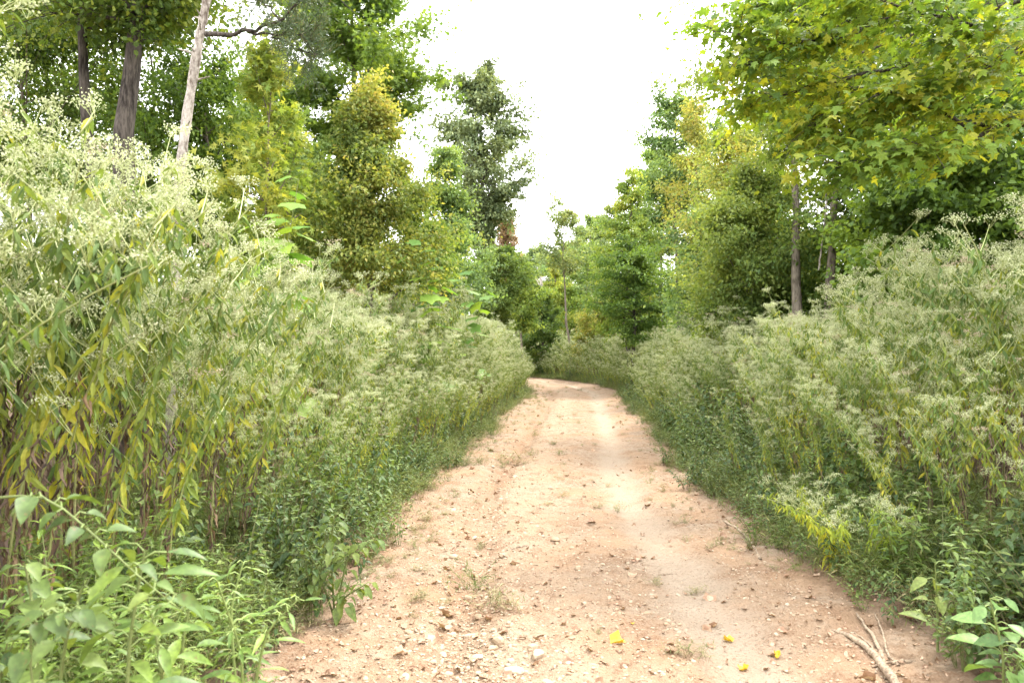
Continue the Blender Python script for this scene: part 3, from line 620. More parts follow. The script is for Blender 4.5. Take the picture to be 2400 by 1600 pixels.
for k, (px_, d_, top_, w_, pal_, lb_) in enumerate(((1190, 75, 575, 120, 'far', 'distant pale tree just left of the bend, behind the yellow-green rounded one'), (1262, 85, 585, 120, 'far', 'distant pale tree behind the snag at the bend'),
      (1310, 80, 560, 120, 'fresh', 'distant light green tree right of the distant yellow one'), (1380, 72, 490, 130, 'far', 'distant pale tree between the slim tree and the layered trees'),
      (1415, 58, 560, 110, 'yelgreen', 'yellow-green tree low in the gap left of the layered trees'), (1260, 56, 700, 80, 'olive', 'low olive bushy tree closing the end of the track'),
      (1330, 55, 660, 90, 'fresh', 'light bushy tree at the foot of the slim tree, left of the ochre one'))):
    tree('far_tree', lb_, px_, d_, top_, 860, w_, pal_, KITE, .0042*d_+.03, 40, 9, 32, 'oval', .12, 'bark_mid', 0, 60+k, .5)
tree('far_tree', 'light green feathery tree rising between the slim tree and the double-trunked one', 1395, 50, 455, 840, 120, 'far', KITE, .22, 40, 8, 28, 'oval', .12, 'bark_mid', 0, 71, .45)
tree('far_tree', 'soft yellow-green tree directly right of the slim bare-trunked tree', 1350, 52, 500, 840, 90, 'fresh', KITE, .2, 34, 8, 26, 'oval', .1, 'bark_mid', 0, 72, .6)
# --- right side
tree('tall_tree', 'pale green tree filling in behind the orange-tinged tall one', 1640, 38, 270, 700, 210, 'fresh', KITE, .19, 46, 9, 36, 'oval', .16, 'bark_mid', 0, 41, .5)
tree('wood_edge_tree', 'pale olive tree rising to the left edge of the maple leaves', 1730, 27, 230, 620, 240, 'olive', KITE, .15, 50, 9, 40, 'oval', .12, 'bark_mid', 0, 42, .75)
tree('layered_tree', 'pale yellow-green tree close left of the double-trunked tree', 1490, 42, 330, 760, 150, 'fresh', KITE, .2, 46, 9, 34, 'column', .12, 'bark_mid', 0, 43, .6)
tree('layered_tree', 'yellow-tipped tree with layered level branches right of the centre gap', 1450, 32, 405, 760, 170, 'yelgreen', KITE, .15, 46, 9, 34, 'column', .13, 'bark_dark', 0, 25, .42, .15, .14, .35)
tree('layered_tree', 'dark green tree with level branches below the yellow-tipped crown', 1455, 29, 560, 770, 190, 'green', KITE, .14, 40, 9, 40, 'oval', .1, 'bark_dark', 0, 26, .35, .15, .14, .35)
tree('tall_tree', 'tall pale green tree on dark double trunks right of centre', 1548, 36, 205, 470, 150, 'fresh', KITE, .19, 46, 8, 30, 'oval', .21, 'bark_dark', -.3, 27, .45, .7)
tree('tall_tree', 'thinner dark trunk with a light crown close left of the double-trunked tree', 1530, 37, 370, 560, 120, 'fresh', KITE, .18, 30, 8, 30, 'oval', .13, 'bark_dark', .2, 28, .5, .7)
tree('tall_tree', 'airy orange-tinged tall tree rising behind the wood edge', 1610, 33, 235, 600, 150, 'autumn', KITE, .16, 44, 8, 26, 'column', .13, 'bark_mid', 0, 29, .62, .5)
tree('tall_tree', 'orange-olive tree at the wood edge left of the big maple', 1680, 24, 300, 700, 230, 'autumn', KITE, .13, 50, 9, 40, 'oval', .11, 'bark_mid', 0, 30, .5)
tree('tall_tree', 'green tree in front of the orange-olive one at the wood edge', 1600, 25, 480, 760, 190, 'fresh', KITE, .14, 38, 9, 38, 'oval', .09, 'bark_mid', 0, 31, .45)
tree('wood_edge_tree', 'yellow-green leafy tree left of the straight brown trunk', 1725, 17, 400, 760, 280, 'olive', KITE, .115, 46, 10, 44, 'oval', .07, 'bark_mid', 0, 32, .6)
tree('wood_edge_tree', 'tree with a straight brown trunk showing beneath the maple boughs', 1825, 15.5, -120, 300, 380, 'olive', KITE, .12, 44, 9, 36, 'oval', .13, 'bark_mid', -.05, 33, .5, .5)
tree('wood_edge_tree', 'tree with a reddish-brown vine-hung trunk, right of the straight brown one', 1890, 15, -100, 230, 330, 'green', KITE, .12, 36, 9, 36, 'oval', .12, 'bark_mid', -.1, 34, .45, .5)
tree('wood_edge_tree', 'low green leafy tree at the foot of the two brown trunks', 1850, 17.5, 520, 790, 330, 'green', KITE, .11, 40, 9, 44, 'oval', .06, 'bark_mid', 0, 35, .4)
tree('wood_edge_tree', 'dark understory tree behind the maple, right of the vine-hung trunk', 2010, 15, 250, 700, 320, 'oak', KITE, .12, 46, 9, 44, 'oval', .08, 'bark_dark', 0, 36, .4)
tree('wood_edge_tree', 'bright green understory tree over the right thicket', 2130, 12, 330, 700, 330, 'green', ROUND, .11, 44, 9, 44, 'oval', .07, 'bark_dark', 0, 37, .6)
tree('wood_edge_tree', 'dark green tree at the far right edge of the photo', 2310, 12, 60, 650, 420, 'green', ROUND, .115, 46, 9, 44, 'oval', .1, 'bark_dark', 0, 38, .4)
tree('wood_edge_tree', 'slender dark-trunked tree seen through the maple leaves', 2080, 18, -200, 220, 420, 'oak', KITE, .13, 40, 9, 34, 'oval', .14, 'bark_dark', 0, 39, .5)
tree('wood_edge_tree', 'tall tree deep in the right wood behind the maple boughs', 2230, 20, -260, 330, 520, 'green', KITE, .14, 46, 9, 36, 'oval', .17, 'bark_dark', 0, 40, .4)

# far-off wood closing the view
def far_wood():
    r = np.random.default_rng(99); g = G(); wd = G()
    for i in range(210):
        a = r.uniform(-1, 1)
        y = r.uniform(48, 120); x = a*y*.95
        if -.08 < x/y-.03 < .12 and y < 85: continue
        side = abs(x/y-.03)
        H = r.uniform(6, 9)*(1+1.2*min(side, .5))*(y/75)**.9; W = H*.3
        z0 = float(gz(x, y, False)); n = 900
        u = r.normal(0, 1, (n, 3)); u = norm(u)*r.random((n, 1))**.4
        cl = norm(r.normal(0, 1, (26, 3)))*.75; k = r.integers(0, 26, n)
        u = cl[k]+u*.4
        pos = np.array([x, y, z0+H*.55])+u*np.array([W, W, H*.45])
        g.place(KITE, pos, frames(r.normal(0, 1, (n, 3))-[0, 0, .5], np.array([0, 0, 1.])+r.normal(0, .6, (n, 3))), r.uniform(.3, .55, n)*y/80, np.clip(r.normal(r.uniform(.2, .8), .15, n), 0, 1), int(r.choice([0, 0, 1, 2])))
        wd.tube(np.array([[x, y, z0], [x, y, z0+H*.8]]), [.16, .04], 5, .5, 3)
    g.v += wd.v; off_ = g.n
    g.f += [f+off_ for f in wd.f]; g.t += wd.t; g.m += wd.m; g.n += wd.n
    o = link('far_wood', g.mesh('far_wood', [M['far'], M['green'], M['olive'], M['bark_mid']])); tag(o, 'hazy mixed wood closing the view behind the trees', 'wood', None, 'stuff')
far_wood()

# --- big maple on the right: limbs drawn where the photo shows them
def spray_tree(name, label, base, r0, trunk_top, limbs, leaf, tm, L, n_leaf, bark, tint=.5, seed=5, side_tw=.55, nside=9, tw_z=-.05, droop=.45, sgm=.1):
    r = np.random.default_rng(seed); wood, lf = G(), G(); base = np.array(base, float)
    t = np.linspace(0, 1, 10)[:, None]; tr = base+(np.array(trunk_top)-base)*t+np.concatenate([np.zeros((1, 3)), np.cumsum(r.normal(0, .03, (9, 3))*[1, 1, 0], 0)])
    wood.tube(tr-base, r0*(1-.8*t[:, 0]), 12)
    A, B, Tn = [], [], []
    for limb, rr in limbs:
        P_ = np.array(limb, float); k = np.linspace(0, len(P_)-1, 4*len(P_)); cv = np.stack([np.interp(k, np.arange(len(P_)), P_[:, c]) for c in range(3)], -1)
        for _ in range(2): cv[1:-1] = (cv[:-2]+cv[1:-1]*2+cv[2:])/4
        cv[1:-1] += r.normal(0, .012, cv[1:-1].shape)
        wood.tube(cv-base, np.linspace(rr, .004, len(cv)), 6)
        ln = np.linalg.norm(np.diff(cv, axis=0), axis=1).sum(); bias0 = np.clip(r.normal(tint, .1), 0, 1)
        for j in range(int(nside*ln)):
            s = r.uniform(.12, 1)**.8; q = np.array([np.interp(s*(len(cv)-1), np.arange(len(cv)), cv[:, c]) for c in range(3)])
            dd = norm(cv[min(int(s*(len(cv)-1))+1, len(cv)-1)]-cv[max(int(s*(len(cv)-1))-1, 0)])
            b = r.choice([-1, 1])*r.uniform(.4, 1.2); ca, sa = cos(b), sin(b)
            d2 = np.array([dd[0]*ca-dd[1]*sa, dd[0]*sa+dd[1]*ca, dd[2]*.6+r.normal(tw_z, .25)])
            l2 = side_tw*r.uniform(.4, 1.2)*(1.15-.5*s); e = q+d2*l2
            wood.tube(np.array([q, (q+e)/2+[0, 0, .03], e])-base, [.005, .0035, .002], 4)
            A.append(q); B.append(e); Tn.append(np.clip(bias0+r.normal(0, .12), 0, 1))
    A, B, Tn = map(np.array, (A, B, Tn)); per = max(1, n_leaf//len(A)); idx = np.repeat(np.arange(len(A)), per); n = len(idx)
    pos = A[idx]+(B[idx]-A[idx])*r.uniform(0, 1.08, n)[:, None]+r.normal(0, 1, (n, 3))*[sgm, sgm, sgm*.45]-base
    dr = norm(B[idx]-A[idx])*.7+r.normal(0, .5, (n, 3))*[1, 1, .5]+np.array([0, 0, -droop]); up = np.array([0, 0, 1.])+r.normal(0, .35, (n, 3))
    lf.place(tm, pos, frames(dr, up), L*r.uniform(.6, 1.2, n), np.clip(Tn[idx]+r.normal(0, .15, n), 0, 1))
    e = empty(name, base); tag(e, label, 'tree')
    link('trunk', wood.mesh('trunk', [M[bark]], True), e); link('crown', lf.mesh('crown', [M[leaf]]), e); return e
def PL(*a): return [P(*q) for q in a]
mx, my = 6.6, 8.2; mb = (mx, my, float(gz(mx, my))); mt = (mx-.2, my+.1, 8.6)
limbs = [
 (PL((2700, -150, 8.2), (2352, -60, 8), (2000, 20, 7.5), (1830, 110, 7.3), (1700, 150, 7.2)), .05),
 (PL((2352, -260, 8), (2050, -120, 7.6), (1850, -20, 7.2), (1740, 10, 7)), .04),
 (PL((2300, -200, 8), (2080, 10, 7.6), (1960, 80, 7.4), (1850, 100, 7.2), (1640, 70, 7.0)), .04),
 (PL((2600, 60, 8), (2300, 120, 7.4), (2000, 160, 7.2), (1820, 210, 7.4), (1700, 240, 7.6)), .035),
 (PL((2600, 300, 8.1), (2352, 270, 7), (2230, 290, 6.8), (2130, 240, 6.7), (1980, 200, 6.9), (1870, 290, 7.2)), .03),
 (PL((2600, 330, 8.1), (2340, 275, 6.9), (2200, 330, 6.6), (2080, 350, 6.5), (1930, 380, 6.6)), .03),
 (PL((2600, -100, 8.1), (2352, 50, 6.4), (2200, 50, 6.3), (2060, 0, 6.2), (1950, -30, 6.4)), .025),
 (PL((2500, 100, 8), (2200, 160, 7), (2050, 240, 6.9), (1880, 340, 7.0)), .03),
 (PL((2600, 100, 8.2), (2400, 160, 9), (2200, 230, 9.5), (2000, 330, 9.8)), .03),
 (PL((2600, -300, 8.1), (2300, -150, 9), (1950, -60, 9.5), (1760, 60, 9.8)), .04),
 (PL((2500, -50, 8), (2250, 30, 9), (1950, 120, 9.4), (1780, 260, 9.6)), .03),
 (PL((2500, 0, 8), (2350, 120, 6.6), (2180, 180, 6.5), (2020, 230, 6.6)), .022),
 (PL((2700, -300, 8), (2500, -400, 9), (2200, -400, 9.5), (1900, -300, 9.8)), .04),
 (PL((2700, 0, 8.2), (3000, -100, 9), (3300, -100, 10)), .04), (PL((2650, 0, 8.2), (2800, 100, 6), (2900, 0, 4.6)), .04),
]
spray_tree('maple_tree', 'large maple with yellow-green lobed leaves whose boughs hang in from the upper right', mb, .2, mt, limbs, 'maple', MAPLE, .08, 15000, 'bark_dark', .6, 5, .65, 8, sgm=.13)
# --- pale stripped cedar leaning in at the upper left with one green bough
cb = P(392, 560, 8.2); cb = np.array([cb[0], 8.2, float(gz(cb[0], 8.2))])
wood, lf = G(), G(); r = np.random.default_rng(44)
ptsx = PL((398, 560, 8.2), (415, 340, 8.2), (440, 180, 8.2), (455, 80, 8.2), (472, 0, 8.2), (490, -120, 8.2), (500, -330, 8.2))
tr = np.array([cb]+ptsx); k = np.linspace(0, len(tr)-1, 40); tr = np.stack([np.interp(k, np.arange(len(tr)), tr[:, c]) for c in range(3)], -1); tr[3:-3] = (tr[:-6]+tr[3:-3]+tr[6:])/3
wood.tube(tr-cb, np.linspace(.054, .040, 40)*(1+.12*r.normal(0, 1, 40)), 14)
for q in range(16):                                           # snapped branch stubs
    i = r.integers(12, 36); a = r.uniform(0, 6.28); ln = r.uniform(.04, .13); d = np.array([cos(a), sin(a), r.uniform(.1, .5)])
    wood.tube(np.array([tr[i], tr[i]+d*(.06+ln)])-cb, [.016, .005], 5)
bough = PL((465, 75, 8.2), (530, 78, 8.1), (590, 66, 8.0), (640, 40, 7.9), (690, -5, 7.8), (740, -40, 7.7)); bw = G()
sub = PL((570, 72, 8.05), (640, 80, 8.1), (700, 74, 8.2), (735, 50, 8.2)); sub2 = PL((620, 78, 8.1), (680, 105, 8.2), (730, 130, 8.2)); sub3 = PL((640, 40, 7.9), (600, 0, 7.9), (590, -60, 8))
tw = []
for cvp, rr in ((bough, .028), (sub, .014), (sub2, .009), (sub3, .010)):
    c = np.array(cvp); k = np.linspace(0, len(c)-1, 14); cv = np.stack([np.interp(k, np.arange(len(c)), c[:, j]) for j in range(3)], -1)+r.normal(0, .01, (14, 3)); bw.tube(cv-cb, np.linspace(rr, .004, 14), 6)
    for j in range(15):
        s = r.uniform(.42 if rr > .02 else .35, 1); q = cv[int(s*13)]; e = q+np.array([r.normal(.05, .17), r.normal(0, .2), r.normal(.0, .17)]); tw.append((q, e)); bw.tube(np.array([q, e])-cb, [.004, .002], 3)
A = np.array([a for a, b in tw]); B = np.array([b for a, b in tw]); idx = np.repeat(np.arange(len(A)), 110); n = len(idx)
pos = A[idx]+(B[idx]-A[idx])*r.uniform(.2, 1.15, n)[:, None]+r.normal(0, .045, (n, 3))-cb
lf.place(NARROW, pos, frames(norm(B[idx]-A[idx])+r.normal(0, .6, (n, 3))+[0, 0, .2], rdir(n, r)), r.uniform(.04, .075, n), np.clip(r.normal(.4, .25, n), 0, 1))
e = empty('cedar_tree', cb); tag(e, 'pale bare leaning cedar trunk with one grey-green bough reaching right, upper left', 'tree')
link('trunk', wood.mesh('trunk', [M['bark_pale']], True), e); bo = link('bough', bw.mesh('bough', [M['bark_dark']], True), e); link('foliage', lf.mesh('cedar_foliage', [M['cedar']]), bo)
# pale snag by the bend
sb = P(1243, 700, 60); z0 = float(gz(sb[0], 60, False)); g = G(); ps = np.array([[sb[0], 60, z0], [sb[0]-.05, 60, (z0+P(0, 690, 60)[2])/2], P(1243, 690, 60), P(1241, 655, 60), P(1243, 632, 60)])
g.tube(ps-np.array([sb[0], 60, z0]), [.32, .27, .24, .2, .05], 9); g.tube(np.array([ps[3], ps[3]+[-.35, 0, .5]])-np.array([sb[0], 60, z0]), [.1, .03], 6)
o = link('dead_snag', g.mesh('dead_snag', [M['bark_pale']], True)); o.location = (sb[0], 60, z0); tag(o, 'short pale broken snag standing above the bend of the track', 'dead tree')
# vine on the trunk
v0 = P(1890, 600, 14.7); g = G(); ps = np.array(PL((1882, 620, 14.7), (1887, 560, 14.6), (1898, 500, 14.6), (1900, 450, 14.7), (1893, 400, 14.75)))-v0
k = np.linspace(0, 4, 20); g.tube(np.stack([np.interp(k, np.arange(5), ps[:, j]) for j in range(3)], -1)+rng.normal(0, .006, (20, 3)), .016, 6)
o = link('hanging_vine', g.mesh('vine', [M['bark_pale']], True)); o.location = v0; tag(o, 'thin pale vine hanging against the reddish-brown trunk', 'vine')

# ------------------------------------------------------------------ saplings with very large leaves over the left thicket
def big_leaf_plant(name, label, cat, base, stems, tm, L, mat, n, seed, droop=.3, tint=.5, thick=.007):
    r = np.random.default_rng(seed); base = np.array(base, float); st, e = G(), empty(name, base); tag(e, label, cat)
    leaves = []
    for s in stems:
        c = np.array(s, float); k = np.linspace(0, len(c)-1, 12); cv = np.stack([np.interp(k, np.arange(len(c)), c[:, j]) for j in range(3)], -1); cv[1:-1] = (cv[:-2]+cv[1:-1]*2+cv[2:])/4
        st.tube(cv-base, np.linspace(thick, thick*.4, 12), 6, .5)
        for i in range(n):
            s_ = .22+.78*(i+.3*r.random())/(n-1+.3); q = np.array([np.interp(s_*11, np.arange(12), cv[:, j]) for j in range(3)]); a = i*2.2+r.normal(0, .4)
            o = np.array([cos(a), sin(a), .25]); p2 = q+o*L*.35
            st.tube(np.array([q, (q+p2)/2+[0, 0, .01], p2])-base, .0025, 4, .7)
            g = G(); l = L*r.uniform(.65, 1.15)*(1.2-.5*s_); d = np.array([[cos(a), sin(a), -droop+r.normal(0, .25)]])
            g.place(tm, (p2-base)[None], frames(d, np.array([[0, -.35, 1.]])+r.normal(0, .2, (1, 3))), np.array([l]), np.clip(r.normal(tint, .25), 0, 1))
            leaves.append(g)
    link('stem', st.mesh('stem', [M['herb_stem']], True), e)
    for g in leaves[:60]: link('leaf', g.mesh('leaf', [M[mat]], True), e)
    return e
def on_ground(px, d): p = P(px, 900, d); return np.array([p[0], d, float(gz(p[0], d))])
b = on_ground(985, 13)
big_leaf_plant('sycamore_sapling', 'young sycamore with very large bright leaves above the left thicket, centre left', 'sapling', b,
   [[b, P(985, 720, 13), P(975, 560, 12.9)], [b, P(1010, 720, 13), P(1010, 575, 13)], [b, P(990, 760, 13), P(940, 590, 12.8)]], SYC, .31, 'fresh_big', 11, 3, tint=.6)
b = on_ground(1080, 17)
big_leaf_plant('sycamore_sapling', 'second large-leaved sycamore sapling, lower and nearer the track', 'sapling', b,
   [[b, P(1070, 740, 17), P(1062, 600, 16.9)], [b, P(1090, 760, 17), P(1115, 670, 16.9)]], SYC, .34, 'fresh_big', 10, 4, tint=.5)
b = on_ground(640, 8)
big_leaf_plant('sycamore_sapling', 'large-leaved sapling glowing yellow-green behind the nearest flowering thicket', 'sapling', b,
   [[b, P(650, 620, 8), P(685, 410, 8)], [b, P(650, 640, 8), P(655, 500, 7.9)], [b, P(600, 640, 8), P(600, 520, 7.9)]], SYC, .29, 'fresh_big', 11, 8, tint=.8)
# foreground plants
b = on_ground(300, 2.15)
big_leaf_plant('tall_herb', 'large lance-leaved green plant in the very front at the lower left', 'plant', b, [[b, P(295, 1500, 2.1), P(335, 1260, 2.1)]], blade(.34, .35, .2, 6, .42), .165, 'lance', 22, 11, .1, .45)
b = on_ground(90, 2.3)
big_leaf_plant('tall_herb', 'broad-leaved dark green plant filling the lower left corner behind the briar', 'plant', b, [[b, P(90, 1450, 2.3), P(60, 1290, 2.3)], [b, P(150, 1480, 2.2), P(190, 1350, 2.2)]], OVL, .11, 'herb', 18, 21, .25, .6)
b = on_ground(420, 2.5)
big_leaf_plant('tall_herb', 'bright lance-leaved plant in front, between the largest-leaved one and the track edge', 'plant', b, [[b, P(420, 1480, 2.5), P(440, 1380, 2.5)], [b, P(370, 1500, 2.4), P(350, 1400, 2.4)]], blade(.34, .35, .2, 5, .42), .13, 'lance', 17, 22, .1, .4)
b = on_ground(560, 3.1)
big_leaf_plant('tall_herb', 'narrow-leaved bright green plant in front beside the left verge herbs', 'plant', b, [[b, P(530, 1400, 3.1), P(560, 1290, 3.1)], [b, P(610, 1450, 3.0), P(690, 1370, 3.0)], [b, P(560, 1500, 3.0), P(500, 1330, 2.9)]], blade(.24, .3, .2, 5, .42), .11, 'lance', 20, 12, .0, .4)
b = on_ground(170, 1.9)
big_leaf_plant('arching_briar', 'arching briar stem with ribbed oval leaves crossing the lower left corner', 'briar', b, [[P(-80, 1150, 2.0), P(100, 1130, 2.0), P(200, 1210, 2.0), P(330, 1330, 2.0), P(420, 1400, 2.05)], [b, P(60, 1420, 1.9), P(170, 1400, 1.85)]], OVL, .08, 'herb', 24, 13, .35, .25, .004)
b = on_ground(2300, 3.55)
big_leaf_plant('broadleaf_seedling', 'young broad-leaved plant with large pale green leaves at the lower right corner', 'plant', b, [[b, P(2300, 1500, 3.5), P(2270, 1370, 3.45)], [b, P(2330, 1540, 3.5), P(2340, 1470, 3.45)]], blade(.62, .2, .18, 5, .45), .155, 'big', 12, 14, .05, .5)
b = on_ground(2150, 4.2)
big_leaf_plant('broadleaf_seedling', 'slender seedling with ovate green leaves left of the large-leaved one', 'plant', b, [[b, P(2150, 1400, 4.2), P(2145, 1290, 4.1)]], OVL, .13, 'herb', 10, 15, .1, .7)
b = on_ground(770, 4.75)
big_leaf_plant('drooping_herb', 'dark-leaved plant drooping over the left edge of the track', 'plant', b, [[b, P(760, 1250, 4.7), P(770, 1180, 4.6)], [b, P(800, 1270, 4.7), P(860, 1240, 4.7)], [b, P(790, 1370, 4.6), P(840, 1340, 4.5)], [b, P(730, 1300, 4.6), P(700, 1260, 4.5)]], OVL, .095, 'herb', 18, 16, .6, .6)
# the yellowing boneset leaning over the right edge
def clump(seed, n, H, arch, spread, **k):
    '''several stems of one plant joined part by part'''
    import bmesh
    r = np.random.default_rng(seed); out = []
    ps = [boneset(seed+i, H=H*r.uniform(.6, 1), arch=arch*r.uniform(.6, 1.2), **k) for i in range(n)]
    an = r.normal(0, .7, n)
    for c in range(3):
        g = G()
        for i in range(n):
            me = ps[i][c][1]; v = np.empty(len(me.vertices)*3, np.float32); me.vertices.foreach_get('co', v); v = v.reshape(-1, 3).astype(float)
            ca, sa = cos(an[i]), sin(an[i]); v = np.stack([v[:, 0]*ca-v[:, 1]*sa, v[:, 0]*sa+v[:, 1]*ca, v[:, 2]], -1)+[r.normal(0, spread), r.normal(0, spread), 0]
            tt = np.empty(len(me.polygons), np.float32); me.attributes['tint'].data.foreach_get('value', tt)
            mi = np.empty(len(me.polygons), np.int32); me.polygons.foreach_get('material_index', mi)
            pv = [tuple(p.vertices) for p in me.polygons]
            for kk in set(map(len, pv)):
                sel = [q for q, p in enumerate(pv) if len(p) == kk]; off_ = g.n
                g.v.append(v if kk == len(pv[0]) else v[:0]); 
                g.f.append(np.array([pv[q] for q in sel])+off_); g.t.append(tt[sel]); g.m.append(mi[sel])
                if kk == len(pv[0]): g.n += len(v)
        out.append((ps[0][c][0], g.mesh(ps[0][c][1].name, list(ps[0][c][1].materials))))
    return out
p = on_ground(1930, 5.6)
thing('boneset_plant', clump(77, 6, 1.25, .8, .05, leafmat_='bon_yellow', yellow=.45, corymbs=.3, dead=.05, spent=0), p, (0, .08, pi+.35), .56, 'small yellow-leaved boneset leaning out over the right edge of the track', 'weed')
p = on_ground(2010, 5.5)
thing('boneset_plant', clump(90, 4, 1.2, .5, .05, leafmat_='bon_yellow', yellow=.15, corymbs=.35, dead=.05, spent=0), p, (0, .05, pi+1.2), .5, 'small white-topped boneset just behind the yellow-leaved leaning one', 'weed')

# ------------------------------------------------------------------ stones, litter, roots on the track
def stone_mesh(seed):
    import bmesh
    r = np.random.default_rng(seed); bm = bmesh.new(); bmesh.ops.create_icosphere(bm, subdivisions=2, radius=1)
    ax = np.array([1, r.uniform(.6, .95), r.uniform(.35, .6)]); pl = norm(r.normal(size=(7, 3))); pd = r.uniform(.55, .9, 7)
    for v in bm.verts:
        c = np.array(v.co)
        for n_, d_ in zip(pl, pd):
            k = c@n_
            if k > d_: c = c-n_*(k-d_)*.85
        v.co = c*ax*(1+r.normal(0, .02))
    for f in bm.faces: f.smooth = False
    me = bpy.data.meshes.new('stone'); bm.to_mesh(me); bm.free(); me.materials.append(M['stone']); return me
stones = [stone_mesh(s) for s in range(6)]
def rnd_track(n, y0, y1, p_rut=.55):
    u = rng.random(n); Y = 1/(1/y0-u*(1/y0-1/y1)); o = np.where(rng.random(n) < p_rut, rng.normal(-.72, .16, n), rng.uniform(-1.55, 1.5, n)); return pcx(Y)+o, Y, o
X, Y, o_ = rnd_track(150, 3.7, 14); sfirst = {}
for i in range(150):
    s = rng.choice([.018, .026, .036, .05], p=[.5, .35, .13, .02]) if o_[i] < .4 else rng.uniform(.012, .022); v = i % 6
    o = link('stone', stones[v]); o.location = (X[i], Y[i], float(gz(X[i], Y[i]))+s*.06); o.rotation_euler = (rng.normal(0, .2), rng.normal(0, .2), rng.uniform(0, 6.28)); o.scale = (s,)*3
    tag(o, 'small pale stone half sunk in the sandy dirt of the track', 'stone', 'pale stones on the track'); sfirst.setdefault(v, o)
for k, (px, py, s) in enumerate(((1180, 1545, .055), (1235, 1512, .05), (1100, 1408, .045), (1080, 1440, .04), (1275, 1240, .045), (1030, 1520, .035), (990, 1500, .035), (1130, 1490, .032))):
    dd = EYE*FPX/(py*1.0204-HOR); p = P(px, py, dd); o = link('stone', stones[k % 6]); o.location = (p[0], p[1], float(gz(p[0], p[1]))+.004); o.scale = (s,)*3; o.rotation_euler = (0, 0, k); 
    tag(o, 'larger pale rounded stone in the left wheel rut near the camera', 'stone', 'larger stones in the left rut')
n = 15000; X, Y, o_ = rnd_track(n, 3.4, 30, .3)
ss = rng.choice([.004, .007, .011, .016], n, p=[.4, .33, .2, .07])*np.where(np.abs(o_-.78) < .25, .5, 1)
scatter('gravel', [sfirst[k] for k in range(6)], np.stack([X, Y, gz(X, Y)+ss*.1], -1), np.stack([rng.normal(0, .3, n), rng.normal(0, .3, n), rng.uniform(0, 6.28, n)], -1), ss, rng.integers(0, 6, n), 'fine gravel and crumbs of earth strewn over the track', 'gravel')
def litter_mesh(seed, mat='litter', flat=.5):
    r = np.random.default_rng(seed); g = G(); tv, tf = (SYC if seed % 2 else ROUND); n_ = 10
    if seed % 2 == 0:                                          # finer oval
        a = np.linspace(0, 2*pi, 12, endpoint=False); tv = np.concatenate([[[.5, 0, 0]], np.stack([.5+.5*np.cos(a), .26*np.sin(a)*(1+.15*np.sin(5*a)), 0*a], -1)]); tf = np.array([(0, i+1, (i+1) % 12+1) for i in range(12)])
    # one subdivision ring so the leaf can curl
    v = tv.copy()-[.4, 0, 0]; mid = (v[0]+v[1:])*.5
    n1 = len(v)-1; vv = np.concatenate([v, mid]); f = []
    for i in range(n1):
        j = (i+1) % n1; f += [(0, n1+1+i, n1+1+j)]
    ff = np.array(f); q = np.array([(n1+1+i, 1+i, 1+(i+1) % n1, n1+1+(i+1) % n1) for i in range(n1)])
    c1, c2 = r.uniform(.6, 1.4)*flat*2, r.uniform(-.5, .5)
    vv[:, 2] = c1*vv[:, 1]**2+.5*c2*vv[:, 0]**2+r.normal(0, .04, len(vv)); vv[:, 2] -= vv[:, 2].min()
    g.add(vv, ff, r.uniform(.1, .9)); g.n -= 0; 
    g.v.append(vv); g.f.append(q+g.n); g.t.append(np.full(len(q), r.uniform(.1, .9))); g.m.append(np.zeros(len(q), int)); g.n += len(vv)
    return g.mesh('fallen_leaf', [M[mat]], True)
lit = [litter_mesh(s) for s in range(60, 68)]; lfirst = {}
X, Y, o_ = rnd_track(190, 3.7, 17, .6)
for i in range(190):
    s = rng.choice([.028, .04, .055, .075], p=[.4, .3, .2, .1]); v = i % 8; o = link('fallen_leaf', lit[v]); o.location = (X[i], Y[i], float(gz(X[i], Y[i]))+.003); o.scale = (s,)*3
    o.rotation_euler = (rng.normal(0, .3), rng.normal(0, .3), rng.uniform(0, 6.28)); tag(o, 'curled brown dead leaf lying on the dirt track', 'leaf', 'brown leaves on the track'); lfirst.setdefault(v, o)
n = 4800; u = rng.random(n); Y = 1/(1/3.3-u*(1/3.3-1/30)); sd_ = rng.choice([-1, 1], n); X = pcx(Y)+np.where(rng.random(n) < .55, sd_*rng.normal(1.55, .3, n), rng.normal(-.3, .8, n)); ss = rng.choice([.008, .013, .02, .035, .05], n, p=[.35, .3, .2, .1, .05])*np.interp(Y, [3, 10, 30], [1, 1.1, 1.8])
scatter('leaf_litter', [lfirst[k] for k in range(8)], np.stack([X, Y, gz(X, Y)+.002], -1), np.stack([rng.normal(0, .4, n), rng.normal(0, .4, n), rng.uniform(0, 6.28, n)], -1), ss, rng.integers(0, 8, n), 'small dry leaf crumbs scattered over the track and its edges', 'leaf litter')
def spot(px, py): dd = EYE*FPX/(py*1.0204-HOR); p = P(px, py, dd); return np.array([p[0], p[1], float(gz(p[0], p[1]))])
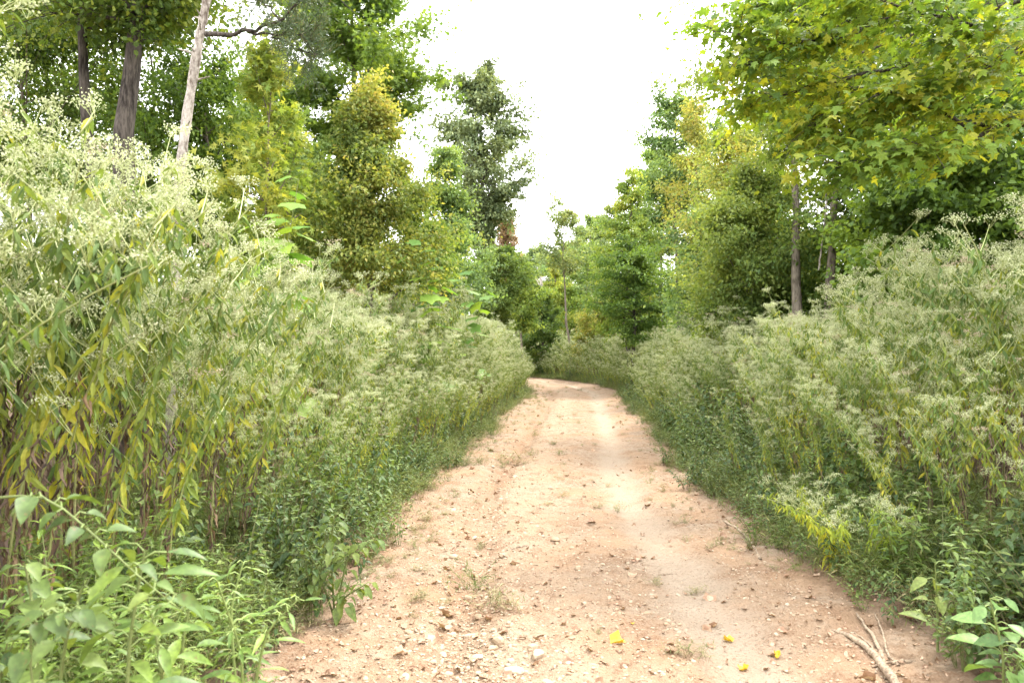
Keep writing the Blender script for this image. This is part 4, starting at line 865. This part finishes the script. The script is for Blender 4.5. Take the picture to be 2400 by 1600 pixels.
for k, (px, py, s, lb, rx, fl) in enumerate(((1420, 1481, .075, 'bright yellow fallen leaf in the middle foreground of the track', .22, .8), (1779, 1487, .10, 'rolled deep yellow leaf on the right foreground of the track', .3, 1.6),
     (1668, 1444, .055, 'pale yellow curled leaf between the two bright yellow ones', .25, 1.1), (1705, 1500, .05, 'small orange-brown leaf just left of the rolled yellow one', .5, .8), (1452, 1432, .022, 'tiny yellow leaf scrap above the bright yellow leaf', 0, .5))):
    o = link('yellow_leaf', litter_mesh(81+k*(2 if k != 1 else 1), 'yellowleaf', fl)); o.location = spot(px, py)+[0, 0, .006]; o.scale = (s, s*(.7 if k == 1 else 1), s); o.rotation_euler = (rx, 0, k*1.1+.2); tag(o, lb, 'leaf')
def stick(name, label, pts, r0, r1, cat='root', extra=()):
    b = spot(*pts[0]); g = G(); 
    def cv(pp, lift): 
        c = np.array([spot(*q)+[0, 0, lift*(1 if 0 < i < len(pp)-1 else .3)] for i, q in enumerate(pp)]); k = np.linspace(0, len(c)-1, 16); c = np.stack([np.interp(k, np.arange(len(c)), c[:, j]) for j in range(3)], -1); c[1:-1] = (c[:-2]+2*c[1:-1]+c[2:])/4
        return c+rng.normal(0, .0025, c.shape)
    g.tube(cv(pts, r0*.7)-b, np.linspace(r0, r1, 16)*(1+.1*rng.normal(0, 1, 16)), 9)
    for pp, ra in extra: g.tube(cv(pp, ra)-b, np.linspace(ra, ra*.5, 16), 7)
    o = link(name, g.mesh(name, [M['root']], True)); o.location = b; tag(o, label, cat)
stick('bare_root', 'thick bare grey-brown root curving along the right edge of the track at the bottom', [(2070, 1580), (2020, 1520), (1985, 1485), (1945, 1460), (1910, 1440)], .024, .009)
stick('bare_root', 'tangle of thin pale roots beside the thick root', [(2035, 1540), (2020, 1490), (1995, 1450), (1965, 1410)], .013, .007, 'root', [([(2010, 1530), (2000, 1480), (1970, 1455), (1930, 1440)], .007), ([(2060, 1520), (2035, 1500), (2025, 1450), (2005, 1415)], .008), ([(2090, 1510), (2050, 1515), (2000, 1522)], .01)])
stick('bare_root', 'half-buried root showing at the right verge in mid distance', [(1660, 1195), (1690, 1210), (1720, 1240), (1745, 1282)], .011, .012)
stick('dry_stick', 'short dry stick lying across the left rut', [(1165, 1262), (1190, 1258), (1215, 1256)], .012, .008, 'stick')
stick('dry_stick', 'thin dark twig on the pale wheel band', [(1512, 1308), (1535, 1305), (1558, 1303)], .0035, .002, 'stick')
